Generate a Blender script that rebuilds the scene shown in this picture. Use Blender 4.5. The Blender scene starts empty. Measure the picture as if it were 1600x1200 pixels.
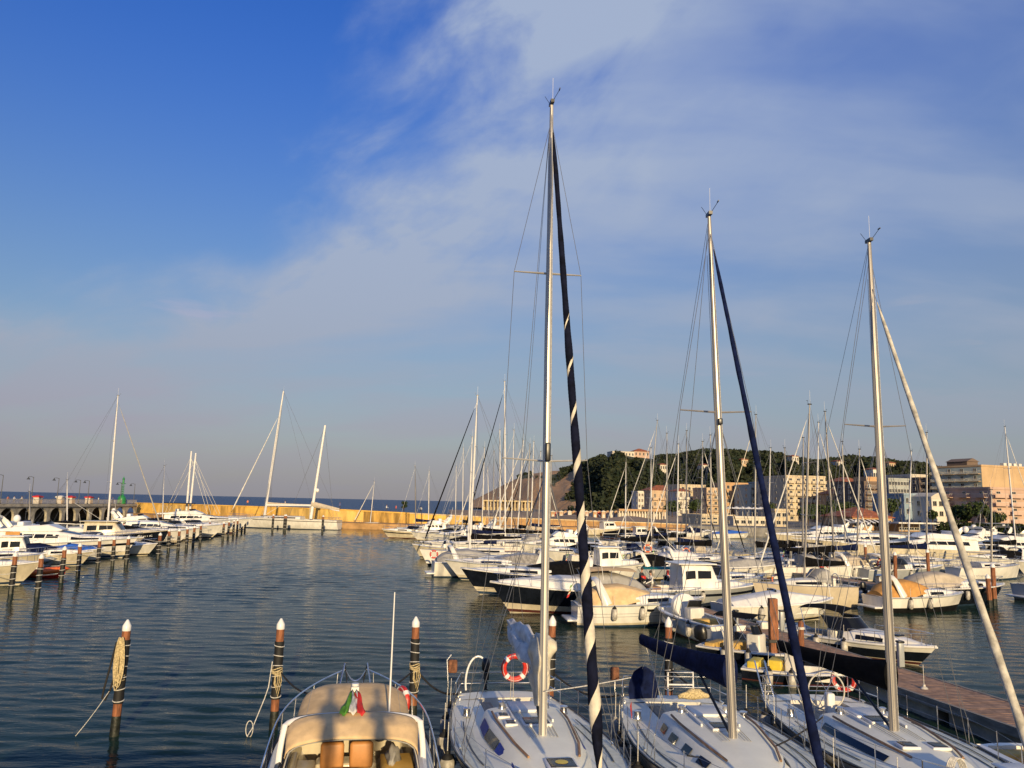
import bpy, math, random
import numpy as np
from mathutils import Vector, Matrix
random.seed(7); rng = np.random.default_rng(7)
S = bpy.context.scene; C = S.collection
PI = math.pi; R = math.radians

# ------------------------------------------------------------------ camera
CAM_H = 6.6; FPX = 1230.0; PITCH = R(8.55); ROLL = R(1.25)
cam_d = bpy.data.cameras.new('camera'); cam = bpy.data.objects.new('camera', cam_d); C.objects.link(cam)
cam_d.sensor_width = 36.0; cam_d.lens = 36.0 * FPX / 1600.0
cam_d.clip_start = 0.1; cam_d.clip_end = 60000.0
CR = Matrix.Rotation(PI / 2 + PITCH, 3, 'X') @ Matrix.Rotation(ROLL, 3, 'Z')
cam.matrix_world = Matrix.Translation((0, 0, CAM_H)) @ CR.to_4x4()
S.camera = cam

# ------------------------------------------------------------------ sky, sun, exposure
SUN_EL = R(12.5)
SUN_TO = Vector((0.2, -0.98, 0)).normalized()            # towards the sun, on the ground plan
class NT:
    def __init__(s, tree): s.t = tree; s.n = tree.nodes; s.l = tree.links
    def node(s, typ, **kw):
        n = s.n.new(typ)
        for k, v in kw.items(): setattr(n, k, v)
        return n
    def put(s, sock, v):
        if isinstance(v, bpy.types.NodeSocket): s.l.new(v, sock)
        else: sock.default_value = v
    def m(s, op, a, b=0.0, c=0.0, clamp=False):
        n = s.node('ShaderNodeMath', operation=op); n.use_clamp = clamp
        for i, v in enumerate((a, b, c)):
            if i < len(n.inputs): s.put(n.inputs[i], v)
        return n.outputs[0]
    def ss(s, v, a, b):                                    # smoothstep a..b
        n = s.node('ShaderNodeMapRange', interpolation_type='SMOOTHSTEP'); s.put(n.inputs[0], v)
        n.inputs[1].default_value = a; n.inputs[2].default_value = b
        return n.outputs[0]
    def noise(s, vec, scale, detail=4, rough=.5, dist=0.0):
        n = s.node('ShaderNodeTexNoise'); s.put(n.inputs['Vector'], vec)
        n.inputs['Scale'].default_value = scale; n.inputs['Detail'].default_value = detail
        n.inputs['Roughness'].default_value = rough; n.inputs['Distortion'].default_value = dist
        return n.outputs['Fac']
    def mapping(s, vec, loc=(0, 0, 0), rot=(0, 0, 0), sc=(1, 1, 1)):
        n = s.node('ShaderNodeMapping'); s.put(n.inputs[0], vec)
        n.inputs[1].default_value = loc; n.inputs[2].default_value = rot; n.inputs[3].default_value = sc
        return n.outputs[0]
    def mix(s, f, a, b, blend='MIX'):
        n = s.node('ShaderNodeMix', data_type='RGBA', blend_type=blend)
        s.put(n.inputs[0], f); s.put(n.inputs[6], a); s.put(n.inputs[7], b)
        return n.outputs[2]
    def comb(s, x, y, z):
        n = s.node('ShaderNodeCombineXYZ')
        for i, v in enumerate((x, y, z)): s.put(n.inputs[i], v)
        return n.outputs[0]
    def sep(s, v):
        n = s.node('ShaderNodeSeparateXYZ'); s.put(n.inputs[0], v); return n.outputs

W = bpy.data.worlds.new('World'); S.world = W; W.use_nodes = True
w = NT(W.node_tree); w.n.clear()
sky = w.node('ShaderNodeTexSky', sky_type='NISHITA'); sky.sun_disc = False
sky.sun_elevation = SUN_EL; sky.sun_rotation = math.atan2(SUN_TO.x, SUN_TO.y)
sky.air_density = 1.0; sky.dust_density = 0.6; sky.ozone_density = 3.0; sky.altitude = 0
dirv = w.node('ShaderNodeTexCoord').outputs['Generated']
sx, sy, sz = w.sep(dirv)
hs = w.node('ShaderNodeHueSaturation'); hs.inputs['Saturation'].default_value = 1.12
w.put(hs.inputs['Color'], sky.outputs[0])
col = w.mix(w.ss(w.m('MAXIMUM', sz, 0.0), .10, .62), hs.outputs[0], w.mix(1.0, hs.outputs[0], (.46, .84, 1.62, 1), 'MULTIPLY'))
base_sky = col
bw = w.node('ShaderNodeRGBToBW'); w.put(bw.inputs[0], sky.outputs[0]); lumc = bw.outputs[0]
# thin high veil right of a ragged edge that climbs to the upper right, streaked cirrus inside it
vz = w.m('MAXIMUM', sz, 0.0)
plane = w.comb(w.m('DIVIDE', sx, w.m('ADD', vz, .30)), w.m('DIVIDE', sy, w.m('ADD', vz, .30)), 0.0)
ang = w.comb(sx, w.m('MULTIPLY', vz, 1.25), w.m('MULTIPLY', sy, .3))
n1 = w.noise(w.mapping(w.mapping(ang, rot=(0, 0, R(-38))), sc=(1.0, 1.9, 1)), 5.2, 8, .55, .3)
n2 = w.noise(w.mapping(plane, loc=(3.1, 1.7, 0), rot=(0, 0, R(20)), sc=(1, 2.6, 1)), 1.5, 5, .5, .2)
n3 = w.noise(w.mapping(w.mapping(ang, rot=(0, 0, R(-30))), loc=(7.7, 5.2, 0), sc=(1.0, 1.5, 1)), 7.0, 8, .55, .25)
crv = w.node('ShaderNodeFloatCurve'); cm = crv.mapping.curves[0]
# curve: height z (0..1)  ->  edge position (x+1)/2
pts = [(0.0, .08), (.15, .16), (.20, .25), (.267, .325), (.30, .36), (.375, .395), (.46, .425), (.566, .445), (1, .53)]
cm.points[0].location = pts[0]; cm.points[1].location = pts[-1]
for p in pts[1:-1]: cm.points.new(*p)
crv.mapping.update(); w.put(crv.inputs[1], vz)
edge = w.m('SUBTRACT', w.m('MULTIPLY', crv.outputs[0], 2.0), 1.0)
ed = w.m('ADD', w.m('SUBTRACT', sx, edge), w.m('ADD', w.m('MULTIPLY', w.m('SUBTRACT', n1, .5), .40), w.m('MULTIPLY', w.m('SUBTRACT', n3, .5), .16)))
inside = w.ss(ed, -.09, .20)
core = w.m('MULTIPLY', inside, w.m('SUBTRACT', 1.0, w.ss(ed, .16, .55)))
veil = w.m('MULTIPLY', inside, w.m('ADD', .22, w.m('MULTIPLY', w.ss(n2, .34, .66), .40)))
cl = w.m('MULTIPLY', core, w.m('MULTIPLY', w.m('ADD', w.m('MULTIPLY', w.ss(n1, .25, .70), .7), w.m('MULTIPLY', w.ss(n3, .30, .75), .35)), .74))
wisp = w.m('MULTIPLY', inside, w.m('MULTIPLY', w.ss(n3, .48, .85), .16))
fac = w.m('MINIMUM', w.m('ADD', w.m('ADD', veil, cl), wisp), .88)
col = w.mix(w.m('SUBTRACT', fac, 0.0, clamp=True), col, w.mix(1.0, w.mix(1.0, lumc, (.8, .8, .85, 1), 'MULTIPLY'), (3.6, 4.3, 5.6, 1), 'LIGHTEN'))
# a few small low cumulus streaks and the dull mauve haze over the sea
low = w.noise(w.mapping(w.comb(sx, sz, sy), sc=(5.0, 26.0, 1.0)), 1.0, 5, .55, .3)
lowm = w.m('MULTIPLY', w.m('MULTIPLY', w.ss(low, .60, .74), w.ss(vz, .10, .16)), w.m('SUBTRACT', 1.0, w.ss(vz, .20, .27)))
col = w.mix(w.m('MULTIPLY', lowm, .42), col, w.mix(1.0, base_sky, (4.6, 4.5, 5.0, 1), 'LIGHTEN'))
haze = w.m('POWER', w.m('SUBTRACT', 1.0, vz), 4.4)
col = w.mix(w.m('MULTIPLY', haze, .93, clamp=True), col, w.mix(1.0, w.mix(1.0, lumc, (.36, .34, .34, 1), 'MULTIPLY'), (2.52, 2.36, 2.56, 1), 'LIGHTEN'))
bg = w.node('ShaderNodeBackground'); bg.inputs['Strength'].default_value = 0.105
w.put(bg.inputs['Color'], col)
wo = w.node('ShaderNodeOutputWorld'); w.l.new(bg.outputs[0], wo.inputs[0])

sd = bpy.data.lights.new('sun', 'SUN'); sd.energy = 5.0; sd.angle = R(0.6); sd.color = (1.0, .76, .43)
so = bpy.data.objects.new('sun', sd); C.objects.link(so)
sv = Vector((SUN_TO.x * math.cos(SUN_EL), SUN_TO.y * math.cos(SUN_EL), math.sin(SUN_EL)))
so.rotation_euler = sv.to_track_quat('Z', 'Y').to_euler()
VS = S.view_settings; VS.view_transform = 'Standard'; VS.look = 'None'; VS.exposure = 0.12; VS.gamma = 1.0; VS.use_curve_mapping = False

# ------------------------------------------------------------------ where a pixel of the photo lies in the place
def ray(px, py): return CR @ Vector(((px - 800) / FPX, -(py - 600) / FPX, -1.0))
def G(px, py, z=0.0):
    d = ray(px, py); t = (z - CAM_H) / d.z; return Vector((d.x * t, d.y * t, z))
def D(px, py, y):
    d = ray(px, py); t = y / d.y; return Vector((d.x * t, y, CAM_H + d.z * t))
def proj(p):
    q = CR.transposed() @ (Vector(p) - Vector((0, 0, CAM_H)))
    return 800 + FPX * q.x / -q.z, 600 - FPX * q.y / -q.z
def lerp(a, b, t): return a + (b - a) * t
def interp(xs, ys, x): return float(np.interp(x, xs, ys))

# ------------------------------------------------------------------ meshes
def frames(pts, closed=False):
    P = [Vector(p) for p in pts]; n = len(P); out = []
    nrm = None
    for i in range(n):
        a = P[(i - 1) % n] if (closed or i > 0) else P[i]
        b = P[(i + 1) % n] if (closed or i < n - 1) else P[i]
        t = (b - a)
        t = t.normalized() if t.length > 1e-9 else Vector((0, 0, 1))
        if nrm is None:
            up = Vector((0, 0, 1)) if abs(t.z) < .9 else Vector((1, 0, 0))
            nrm = up.cross(t).normalized()
        nrm = (nrm - t * nrm.dot(t))
        nrm = nrm.normalized() if nrm.length > 1e-9 else t.orthogonal().normalized()
        out.append((P[i], nrm, t.cross(nrm)))
    return out
class MB:
    def __init__(s): s.v = []; s.f = []; s.m = []
    def add(s, vs, fs, mi=0):
        o = len(s.v); s.v += [tuple(p) for p in vs]; s.f += [tuple(i + o for i in f) for f in fs]; s.m += [mi] * len(fs); return s
    def box(s, c, d, rz=0, mi=0, tp=1.0):
        x, y, z = d[0] / 2, d[1] / 2, d[2] / 2; cs, sn = math.cos(rz), math.sin(rz); vs = []
        for k in (-1, 1):
            q = tp if k > 0 else 1
            for a, b in ((-1, -1), (1, -1), (1, 1), (-1, 1)):
                X, Y = a * x * q, b * y * q; vs.append((c[0] + X * cs - Y * sn, c[1] + X * sn + Y * cs, c[2] + k * z))
        return s.add(vs, [(3, 2, 1, 0), (4, 5, 6, 7), (0, 1, 5, 4), (1, 2, 6, 5), (2, 3, 7, 6), (3, 0, 4, 7)], mi)
    def rbox(s, c, d, r=.03, rz=0, mi=0, tilt=0.0, seg=3):
        """box with rounded edges; tilt leans its top along local x"""
        x, y, z = d[0] / 2, d[1] / 2, d[2] / 2; r = min(r, x * .95, y * .95, z * .95); cs, sn = math.cos(rz), math.sin(rz); rings = []
        for zz, ins in [(-z, r)] + [(-z + r * (1 - math.cos(a * PI / 2 / seg)), r * (1 - math.sin(a * PI / 2 / seg))) for a in range(1, seg + 1)] + \
                       [(z - r * (1 - math.cos(a * PI / 2 / seg)), r * (1 - math.sin(a * PI / 2 / seg))) for a in range(seg, 0, -1)] + [(z, r)]:
            ring = []
            for q in range(4):
                sx_, sy_ = ((1, 1), (-1, 1), (-1, -1), (1, -1))[q]
                for k in range(seg + 1):
                    a = q * PI / 2 + k * PI / 2 / seg
                    X = sx_ * (x - r) + (r - ins) * math.cos(a); Y = sy_ * (y - r) + (r - ins) * math.sin(a); X += tilt * zz
                    ring.append((c[0] + X * cs - Y * sn, c[1] + X * sn + Y * cs, c[2] + zz))
            rings.append(ring)
        return s.loft(rings, mi=mi)
    def loft(s, rings, closed=True, caps=True, mi=0):
        n = len(rings[0]); vs = [p for r in rings for p in r]; fs = []
        for i in range(len(rings) - 1):
            for j in range(n if closed else n - 1):
                k = (j + 1) % n; fs.append((i * n + j, i * n + k, (i + 1) * n + k, (i + 1) * n + j))
        if caps and closed:
            fs.append(tuple(range(n - 1, -1, -1))); fs.append(tuple((len(rings) - 1) * n + j for j in range(n)))
        return s.add(vs, fs, mi)
    def grid(s, rows, mi=0): return s.loft(rows, closed=False, caps=False, mi=mi)
    def tube(s, pts, r, n=6, mi=0, closed=False, flat=1.0):
        fr = frames(pts, closed); rings = []
        for i, (p, a, b) in enumerate(fr):
            rr = r[i] if isinstance(r, (list, tuple)) else r
            rings.append([p + a * (rr * math.cos(2 * PI * k / n)) + b * (rr * flat * math.sin(2 * PI * k / n)) for k in range(n)])
        if closed: rings.append(rings[0])
        return s.loft(rings, caps=not closed, mi=mi)
    def lathe(s, prof, c=(0, 0, 0), n=12, mi=0, M=None):
        rings = []
        for r, z in prof:
            ring = [Vector((r * math.cos(2 * PI * k / n), r * math.sin(2 * PI * k / n), z)) for k in range(n)]
            if M: ring = [M @ p for p in ring]
            rings.append([p + Vector(c) for p in ring])
        return s.loft(rings, mi=mi)
    def ell(s, c, rad, nu=12, nv=8, mi=0):
        rx, ry, rz = rad if isinstance(rad, (tuple, list)) else (rad,) * 3; rings = []
        for i in range(nv + 1):
            a = -PI / 2 + PI * (i + .02 * (i == 0) - .02 * (i == nv)) / nv
            rings.append([(c[0] + rx * math.cos(a) * math.cos(2 * PI * k / nu), c[1] + ry * math.cos(a) * math.sin(2 * PI * k / nu), c[2] + rz * math.sin(a)) for k in range(nu)])
        return s.loft(rings, mi=mi)
    def build(s, name, mats, parent=None, ang=38):
        me = bpy.data.meshes.new(name); me.from_pydata(s.v, [], s.f)
        ms = mats if isinstance(mats, (list, tuple)) else [mats]
        for m_ in ms: me.materials.append(m_)
        if len(ms) > 1: me.polygons.foreach_set('material_index', s.m)
        if ang:
            me.polygons.foreach_set('use_smooth', [True] * len(s.f)); me.set_sharp_from_angle(angle=R(ang))
        me.update()
        o = bpy.data.objects.new(name, me); C.objects.link(o); o.parent = parent
        return o
def copy_obj(o, parent, loc=None, rz=None):
    c = o.copy(); C.objects.link(c); c.parent = parent
    if loc is not None: c.location = loc
    if rz is not None: c.rotation_euler = (0, 0, rz)
    return c
def tag(o, label=None, cat=None, group=None, kind=None):
    if label: o['label'] = label
    if cat: o['category'] = cat
    if group: o['group'] = group
    if kind: o['kind'] = kind
    return o
def empty(name, loc=(0, 0, 0), rz=0.0):
    o = bpy.data.objects.new(name, None); C.objects.link(o); o.location = loc; o.rotation_euler = (0, 0, rz); o.empty_display_size = .2
    return o
ORD = ['', 'first', 'second', 'third', 'fourth', 'fifth', 'sixth', 'seventh', 'eighth', 'ninth', 'tenth', 'eleventh', 'twelfth', 'thirteenth', 'fourteenth',
       'fifteenth', 'sixteenth', 'seventeenth', 'eighteenth', 'nineteenth', 'twentieth', 'twenty-first', 'twenty-second', 'twenty-third', 'twenty-fourth']

# ------------------------------------------------------------------ materials
MATS = {}
def mat(name, c=(.5, .5, .5), rough=.5, metal=0.0, var=.12, scale=2.0, bump=0.0, bscale=20.0, coat=0.0, c2=None, spec=.5, stretch=(1, 1, 1), sub=0):
    if name in MATS: return MATS[name]
    m_ = bpy.data.materials.new(name); m_.use_nodes = True; t = NT(m_.node_tree)
    b = t.n['Principled BSDF']; b.inputs['Metallic'].default_value = metal; b.inputs['Specular IOR Level'].default_value = spec
    b.inputs['Coat Weight'].default_value = coat
    pos = t.mapping(t.node('ShaderNodeTexCoord').outputs['Object'], sc=stretch)
    f = t.noise(pos, scale, 5, .6)
    d2 = c2 if c2 else tuple(max(0, x * (1 - 2.2 * var)) for x in c)
    hi = c if c2 else tuple(min(1, x * (1 + .6 * var)) for x in c)
    t.put(b.inputs['Base Color'], t.mix(t.ss(f, .30, .72), (*d2, 1), (*hi, 1)))
    t.put(b.inputs['Roughness'], t.m('ADD', rough - .08, t.m('MULTIPLY', t.noise(pos, scale * 3.1, 3), .16), clamp=True))
    if bump:
        bn = t.node('ShaderNodeBump'); bn.inputs['Strength'].default_value = 1.0; bn.inputs['Distance'].default_value = bump
        t.put(bn.inputs['Height'], t.noise(pos, bscale, 5, .6)); t.l.new(bn.outputs[0], b.inputs['Normal'])
    MATS[name] = m_; return m_
white = mat('gelcoat_white', (.80, .78, .72), .22, var=.08, scale=1.6, coat=.3, stretch=(1, 1, .35))
white2 = mat('gelcoat_off_white', (.74, .71, .63), .30, var=.11, scale=1.8, coat=.2, stretch=(1, 1, .35))
cream = mat('gelcoat_cream', (.64, .57, .42), .30, var=.11, scale=1.8, coat=.2, stretch=(1, 1, .35))
beigeh = mat('gelcoat_beige', (.58, .50, .37), .32, var=.07, scale=1.4, coat=.2)
deckm = mat('deck_gelcoat', (.82, .82, .71), .5, var=.045, scale=1.1, bump=.001, bscale=160)
grip = mat('deck_nonskid', (.66, .69, .60), .7, var=.07, scale=5, bump=.002, bscale=220)
navy = mat('gelcoat_navy', (.010, .013, .022), .14, var=.2, coat=.5)
blackm = mat('paint_black', (.012, .012, .013), .35, var=.2)
rubber = mat('rubber_black', (.010, .010, .010), .7, var=.2)
bluestr = mat('paint_blue_stripe', (.015, .04, .30), .5, var=.1, spec=.25)
greyh = mat('gelcoat_grey', (.34, .36, .37), .3, var=.06, coat=.2)
alu = mat('mast_aluminium', (.56, .53, .47), .40, .35, var=.10, scale=1.5, stretch=(1, 1, .2))
alud = mat('mast_grey_aluminium', (.40, .37, .33), .36, .4, var=.12, scale=1.5, stretch=(1, 1, .2))
alup = mat('mast_white_paint', (.74, .72, .68), .35, var=.05)
steel = mat('stainless_steel', (.70, .70, .70), .18, .95, var=.06)
wire = mat('rigging_wire', (.30, .30, .30), .4, .7, var=.1)
wirel = mat('rigging_rope_pale', (.60, .57, .50), .7, var=.15, scale=30)
roped = mat('rope_black', (.018, .018, .020), .85, var=.3, scale=40, bump=.003, bscale=90)
ropey = mat('rope_tan', (.62, .50, .27), .85, var=.25, scale=25, bump=.004, bscale=80)
ropew = mat('rope_white', (.68, .66, .60), .85, var=.2, scale=25, bump=.003, bscale=80)
glass = mat('tinted_glass', (.010, .011, .013), .10, var=.2, spec=.35)
glassb = mat('smoked_acrylic', (.02, .022, .026), .25, var=.2, spec=.25)
clearv = mat('hazy_vinyl', (.32, .30, .27), .25, var=.2, scale=4)
tan = mat('canvas_tan', (.70, .50, .27), .85, spec=.12, var=.10, scale=2.5, bump=.006, bscale=9)
beige = mat('canvas_beige', (.50, .43, .33), .85, spec=.12, var=.10, scale=2.5, bump=.006, bscale=9)
orangec = mat('canvas_orange', (.56, .29, .09), .8, spec=.12, var=.10, scale=2.5, bump=.006, bscale=9)
greyc = mat('canvas_grey', (.36, .35, .33), .85, spec=.12, var=.10, scale=2.5, bump=.006, bscale=9)
whitec = mat('canvas_white', (.72, .71, .68), .8, spec=.12, var=.06, scale=2.5, bump=.008, bscale=8)
navyd = mat('sailcloth_dark_navy', (.006, .008, .022), .85, spec=.12, var=.3, scale=4, bump=.012, bscale=8)
navyc = mat('canvas_navy', (.006, .012, .052), .9, spec=.12, var=.25, scale=5, bump=.006, bscale=14)
blackc = mat('canvas_black', (.006, .006, .007), .95, spec=.12, var=.25, scale=5, bump=.006, bscale=14)
teal = mat('canvas_teal', (.02, .20, .19), .8, spec=.12, var=.2, scale=5, bump=.006, bscale=14)
sailw = mat('sailcloth_white', (.70, .68, .62), .75, var=.14, scale=3, bump=.02, bscale=7)
sailcr = mat('sailcloth_cream', (.68, .62, .48), .75, var=.14, scale=3, bump=.02, bscale=7)
saild = mat('sailcloth_grimy', (.58, .54, .44), .8, var=.22, scale=4, bump=.01, bscale=9)
teak = mat('teak', (.34, .19, .09), .6, var=.25, scale=6, stretch=(.3, 4, 1))
teakg = mat('teak_weathered', (.30, .26, .20), .7, var=.2, scale=6, stretch=(.3, 4, 1))
leather = mat('seat_orange_tan', (.52, .24, .08), .5, var=.12)
cushy = mat('cushion_ochre', (.60, .38, .10), .7, var=.1)
redp = mat('plastic_red', (.62, .035, .02), .45, var=.15, scale=6)
orangep = mat('plastic_orange', (.75, .15, .03), .45, var=.15, scale=6)
yellowp = mat('plastic_yellow', (.75, .55, .05), .45, var=.1)
bluep = mat('plastic_blue', (.03, .12, .5), .45, var=.1)
whitep = mat('plastic_white', (.76, .75, .72), .35, var=.04)
fend = mat('fender_grimy_white', (.55, .52, .46), .5, var=.25, scale=5)
pilew = mat('pile_wood', (.30, .11, .045), .75, var=.28, scale=5, bump=.012, bscale=14, stretch=(3, 3, .5))
pilewet = mat('pile_wet_algae', (.022, .026, .018), .5, var=.4, scale=7, bump=.015, bscale=12)
plank = mat('pontoon_plank', (.36, .215, .135), .8, var=.22, scale=3, bump=.004, bscale=30)
concrete = mat('concrete', (.32, .30, .26), .9, var=.18, scale=.8, bump=.01, bscale=6)
concd = mat('pier_stone', (.42, .38, .30), .9, var=.2, scale=.8, bump=.02, bscale=5)
hullred = mat('antifoul_dark_red', (.10, .025, .02), .6, var=.2)
aflblue = mat('antifoul_blue', (.02, .05, .10), .6, var=.2)
# ================================================================== the setting
AX = Vector((-0.2, 0.98, 0)).normalized()        # the marina's long axis, away from the quay
PX = Vector((0.98, 0.2, 0)).normalized()         # across it, to the right
H_RIGHT = math.atan2(PX.y, PX.x); H_LEFT = H_RIGHT + PI; H_AWAY = math.atan2(AX.y, AX.x); H_NEAR = H_AWAY + PI

def water_mat(name, base, amps, rough, sp, damp=.9):
    m_ = bpy.data.materials.new(name); m_.use_nodes = True; t = NT(m_.node_tree); b = t.n['Principled BSDF']
    b.inputs['IOR'].default_value = 1.20; b.inputs['Specular IOR Level'].default_value = sp; b.inputs['Specular Tint'].default_value = (.80, .95, .84, 1); b.inputs['Roughness'].default_value = rough
    pos = t.node('ShaderNodeNewGeometry').outputs['Position']
    c = t.noise(pos, .05, 3); t.put(b.inputs['Base Color'], t.mix(c, (*base, 1), (*[x * 1.5 for x in base], 1)))
    h = None
    for (amp, sc, st, rz, off) in amps:
        n = t.m('MULTIPLY', t.noise(t.mapping(pos, loc=off, rot=(0, 0, rz), sc=st), sc, 2, .45, .35), amp)
        h = n if h is None else t.m('ADD', h, n)
    # calmer and livelier patches
    h = t.m('MULTIPLY', h, t.m('ADD', .55, t.m('MULTIPLY', t.noise(t.mapping(pos, sc=(.5, 1.3, 1)), .16, 3), .9)))
    bn = t.node('ShaderNodeBump'); bn.inputs['Strength'].default_value = 1.0; bn.inputs['Distance'].default_value = 1.0
    t.put(bn.inputs['Height'], h); t.l.new(bn.outputs[0], b.inputs['Normal'])
    return m_
mw = water_mat('harbour_water', (.011, .026, .019), [(.012, 1.0, (2.2, 6.5, 1), R(-6), (5, 3, 0)), (.006, 1.0, (5.2, 13, 1), R(14), (9, 1, 0))], .03, .18)
ms = water_mat('open_sea', (.016, .050, .120), [(1.0, 1.0, (.05, .16, 1), R(4), (0, 0, 0)), (.35, 1.0, (.25, .8, 1), R(-8), (5, 3, 0))], .3, .06)
WX, WY0, WY1 = 92.0, 8.5, 186.0
ys = [WY0]
while ys[-1] < WY1: ys.append(ys[-1] + .09 + ys[-1] * .0012)
ys = np.array(ys); xs = np.linspace(-WX, WX, 520); XX, YY = np.meshgrid(xs, ys); ZZ = np.zeros_like(XX)
for k in range(46):
    lam = .26 * (6.5 ** rng.random()); th = R(8) + rng.normal() * .55; kk = 2 * PI / lam
    ZZ += lam * .0037 * np.sin(kk * (XX * math.sin(th) * .75 + YY * math.cos(th)) + rng.uniform(0, 6.28) + .9 * np.sin(XX * .21 + YY * .13 + k))
patch = .72 + .42 * np.sin(XX * .06 + 1.3 * np.sin(YY * .05)) * np.sin(YY * .09 + .8 * np.sin(XX * .04))
fade = np.clip(np.minimum.reduce([(WX - np.abs(XX)) / 6, (YY - WY0) / 1.5 + .05, (WY1 - YY) / 6]), 0, 1)
ZZ *= patch * fade
nr, nc = XX.shape; idx = np.arange(nr * nc).reshape(nr, nc)
FF = np.stack([idx[:-1, :-1], idx[:-1, 1:], idx[1:, 1:], idx[1:, :-1]], -1).reshape(-1, 4)

# mole: yellow wall on a quay apron, path behind, open sea beyond
mole = []
for px, d, yt in ((211, 232, 785), (330, 208, 788.5), (500, 188, 794), (640, 182, 801), (760, 184, 807), (900, 190, 812), (1010, 194, 816), (1075, 196, 819)):
    p = D(px, yt, d); mole.append((Vector((p.x, p.y, 0)), p.z))
yellow = mat('yellow_wall_render', (.74, .45, .09), .85, var=.14, scale=.35, bump=.01, bscale=4)
yellow2 = mat('yellow_wall_faded', (.70, .46, .13), .88, var=.22, scale=.5, bump=.01, bscale=4, stretch=(1, 1, .25))
yellow3 = mat('yellow_wall_stained', (.64, .38, .09), .88, var=.30, scale=.6, bump=.01, bscale=4, stretch=(1, 1, .2))
ochre = mat('ochre_quay_stone', (.46, .27, .11), .9, var=.2, scale=.4, bump=.02, bscale=3)
sandp = mat('sandy_path', (.30, .22, .15), .95, var=.15, scale=.3, bump=.01, bscale=4)
capm = mat('wall_coping', (.60, .46, .26), .85, var=.1, scale=.4)
def offs(line, k):
    out = []
    for i, (p, z) in enumerate(line):
        a = line[max(i - 1, 0)][0]; c = line[min(i + 1, len(line) - 1)][0]; t = (c - a).normalized(); out.append(p + Vector((-t.y, t.x, 0)) * k)
    return out
o0, o1, o2, ap = offs(mole, 0), offs(mole, .6), offs(mole, 9), offs(mole, -6)
wl = empty('breakwater_wall', mole[0][0]); base = Vector(mole[0][0])
tag(wl, 'long yellow harbour wall across the far side of the basin', 'wall')
for i in range(len(mole) - 1):
    # one stretch of wall between two joints is a panel of its own
    n = max(2, int((mole[i + 1][0] - mole[i][0]).length / 11))
    for k in range(n):
        t0, t1 = k / n, (k + 1) / n - .004
        q = [lerp(o0[i], o0[i + 1], t) - base for t in (t0, t1)]; r_ = [lerp(o1[i], o1[i + 1], t) - base for t in (t0, t1)]
        z = [lerp(mole[i][1], mole[i + 1][1], t) for t in (t0, t1)]
        m1 = MB(); U = lambda p, zz: (p.x, p.y, zz)
        m1.add([U(q[0], -.5), U(q[1], -.5), U(r_[1], -.5), U(r_[0], -.5), U(q[0], z[0] - .25), U(q[1], z[1] - .25), U(r_[1], z[1] - .25), U(r_[0], z[0] - .25)],
               [(3, 2, 1, 0), (4, 5, 6, 7), (0, 1, 5, 4), (1, 2, 6, 5), (2, 3, 7, 6), (3, 0, 4, 7)])
        m1.build('wall_panel', [yellow, yellow2, yellow3][(i * 5 + k * 7) % 3] if i < 4 else ochre, wl)
    m1 = MB(); A, B_ = o0[i] - base, o0[i + 1] - base; A2, B2 = o1[i] - base, o1[i + 1] - base; nn = (A - A2).normalized() * .12; za, zb = mole[i][1], mole[i + 1][1]
    A = A + nn; B_ = B_ + nn
    m1.add([U(A, za - .25), U(B_, zb - .25), U(B2, zb - .25), U(A2, za - .25), U(A, za), U(B_, zb), U(B2, zb), U(A2, za)],
           [(3, 2, 1, 0), (4, 5, 6, 7), (0, 1, 5, 4), (1, 2, 6, 5), (2, 3, 7, 6), (3, 0, 4, 7)])
    m1.build('coping', yellow if i < 3 else capm, wl)
b = MB(); b.grid([[(p.x, p.y, -.6) for p in ap], [(p.x, p.y, 1.25) for p in ap], [(p.x, p.y, 1.35) for p in o0]]); tag(b.build('quay', ochre), kind='structure')
b = MB(); b.grid([[(p.x, p.y, z - .3) for p, (_, z) in zip(o1, mole)], [(p.x, p.y, z - .12) for p, (_, z) in zip(o2, mole)], [(p.x, p.y, -1) for p in offs(mole, 14)]])
tag(b.build('mole_path', sandp), kind='structure')
b = MB(); far = 32000
sea_edge = [Vector((-900, 60, 0)), Vector((-118, 160, 0))] + offs(mole, 4)[:5] + [Vector((10, 300, 0)), Vector((10, 1500, 0))]
b.add([(p.x, p.y, .04) for p in sea_edge] + [(far * .5, far, .04), (-far * 1.5, far, .04), (-far, 60, .04)], [tuple(range(len(sea_edge) + 3))])
tag(b.build('sea', ms, ang=0), kind='structure')

# land behind the quays on the right
edge = [m_[0] for m_ in mole[4:]] + [Vector((*D(1200, 800, 188).xy, 0)), Vector((*D(1330, 800, 178).xy, 0)), Vector((*D(1500, 800, 168).xy, 0)), Vector((*D(1700, 800, 150).xy, 0)), Vector((*D(2300, 800, 120).xy, 0))]
gmat = mat('town_ground', (.22, .19, .15), .95, var=.25, scale=.08, bump=.02, bscale=2)
b = MB(); ev = [(p.x + 1.2 * (i < 4), p.y + (1.5 if i < 4 else 0), 1.9) for i, p in enumerate(edge)]
b.add(ev + [(1500, 120, 1.9), (1500, 1500, 1.9), (20, 1500, 1.9), (8, 320, 1.9)], [tuple(range(len(ev) + 4))])
tag(b.build('ground', gmat, ang=0), kind='structure')
b = MB(); ee = edge[3:]
b.grid([[(p.x, p.y - .5, -.8) for p in ee], [(p.x, p.y - .5, 1.9) for p in ee], [(p.x, p.y + .4, 2.05) for p in ee], [(p.x, p.y + .4, 1.5) for p in ee]]); tag(b.build('quay', concrete), kind='structure')

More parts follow.
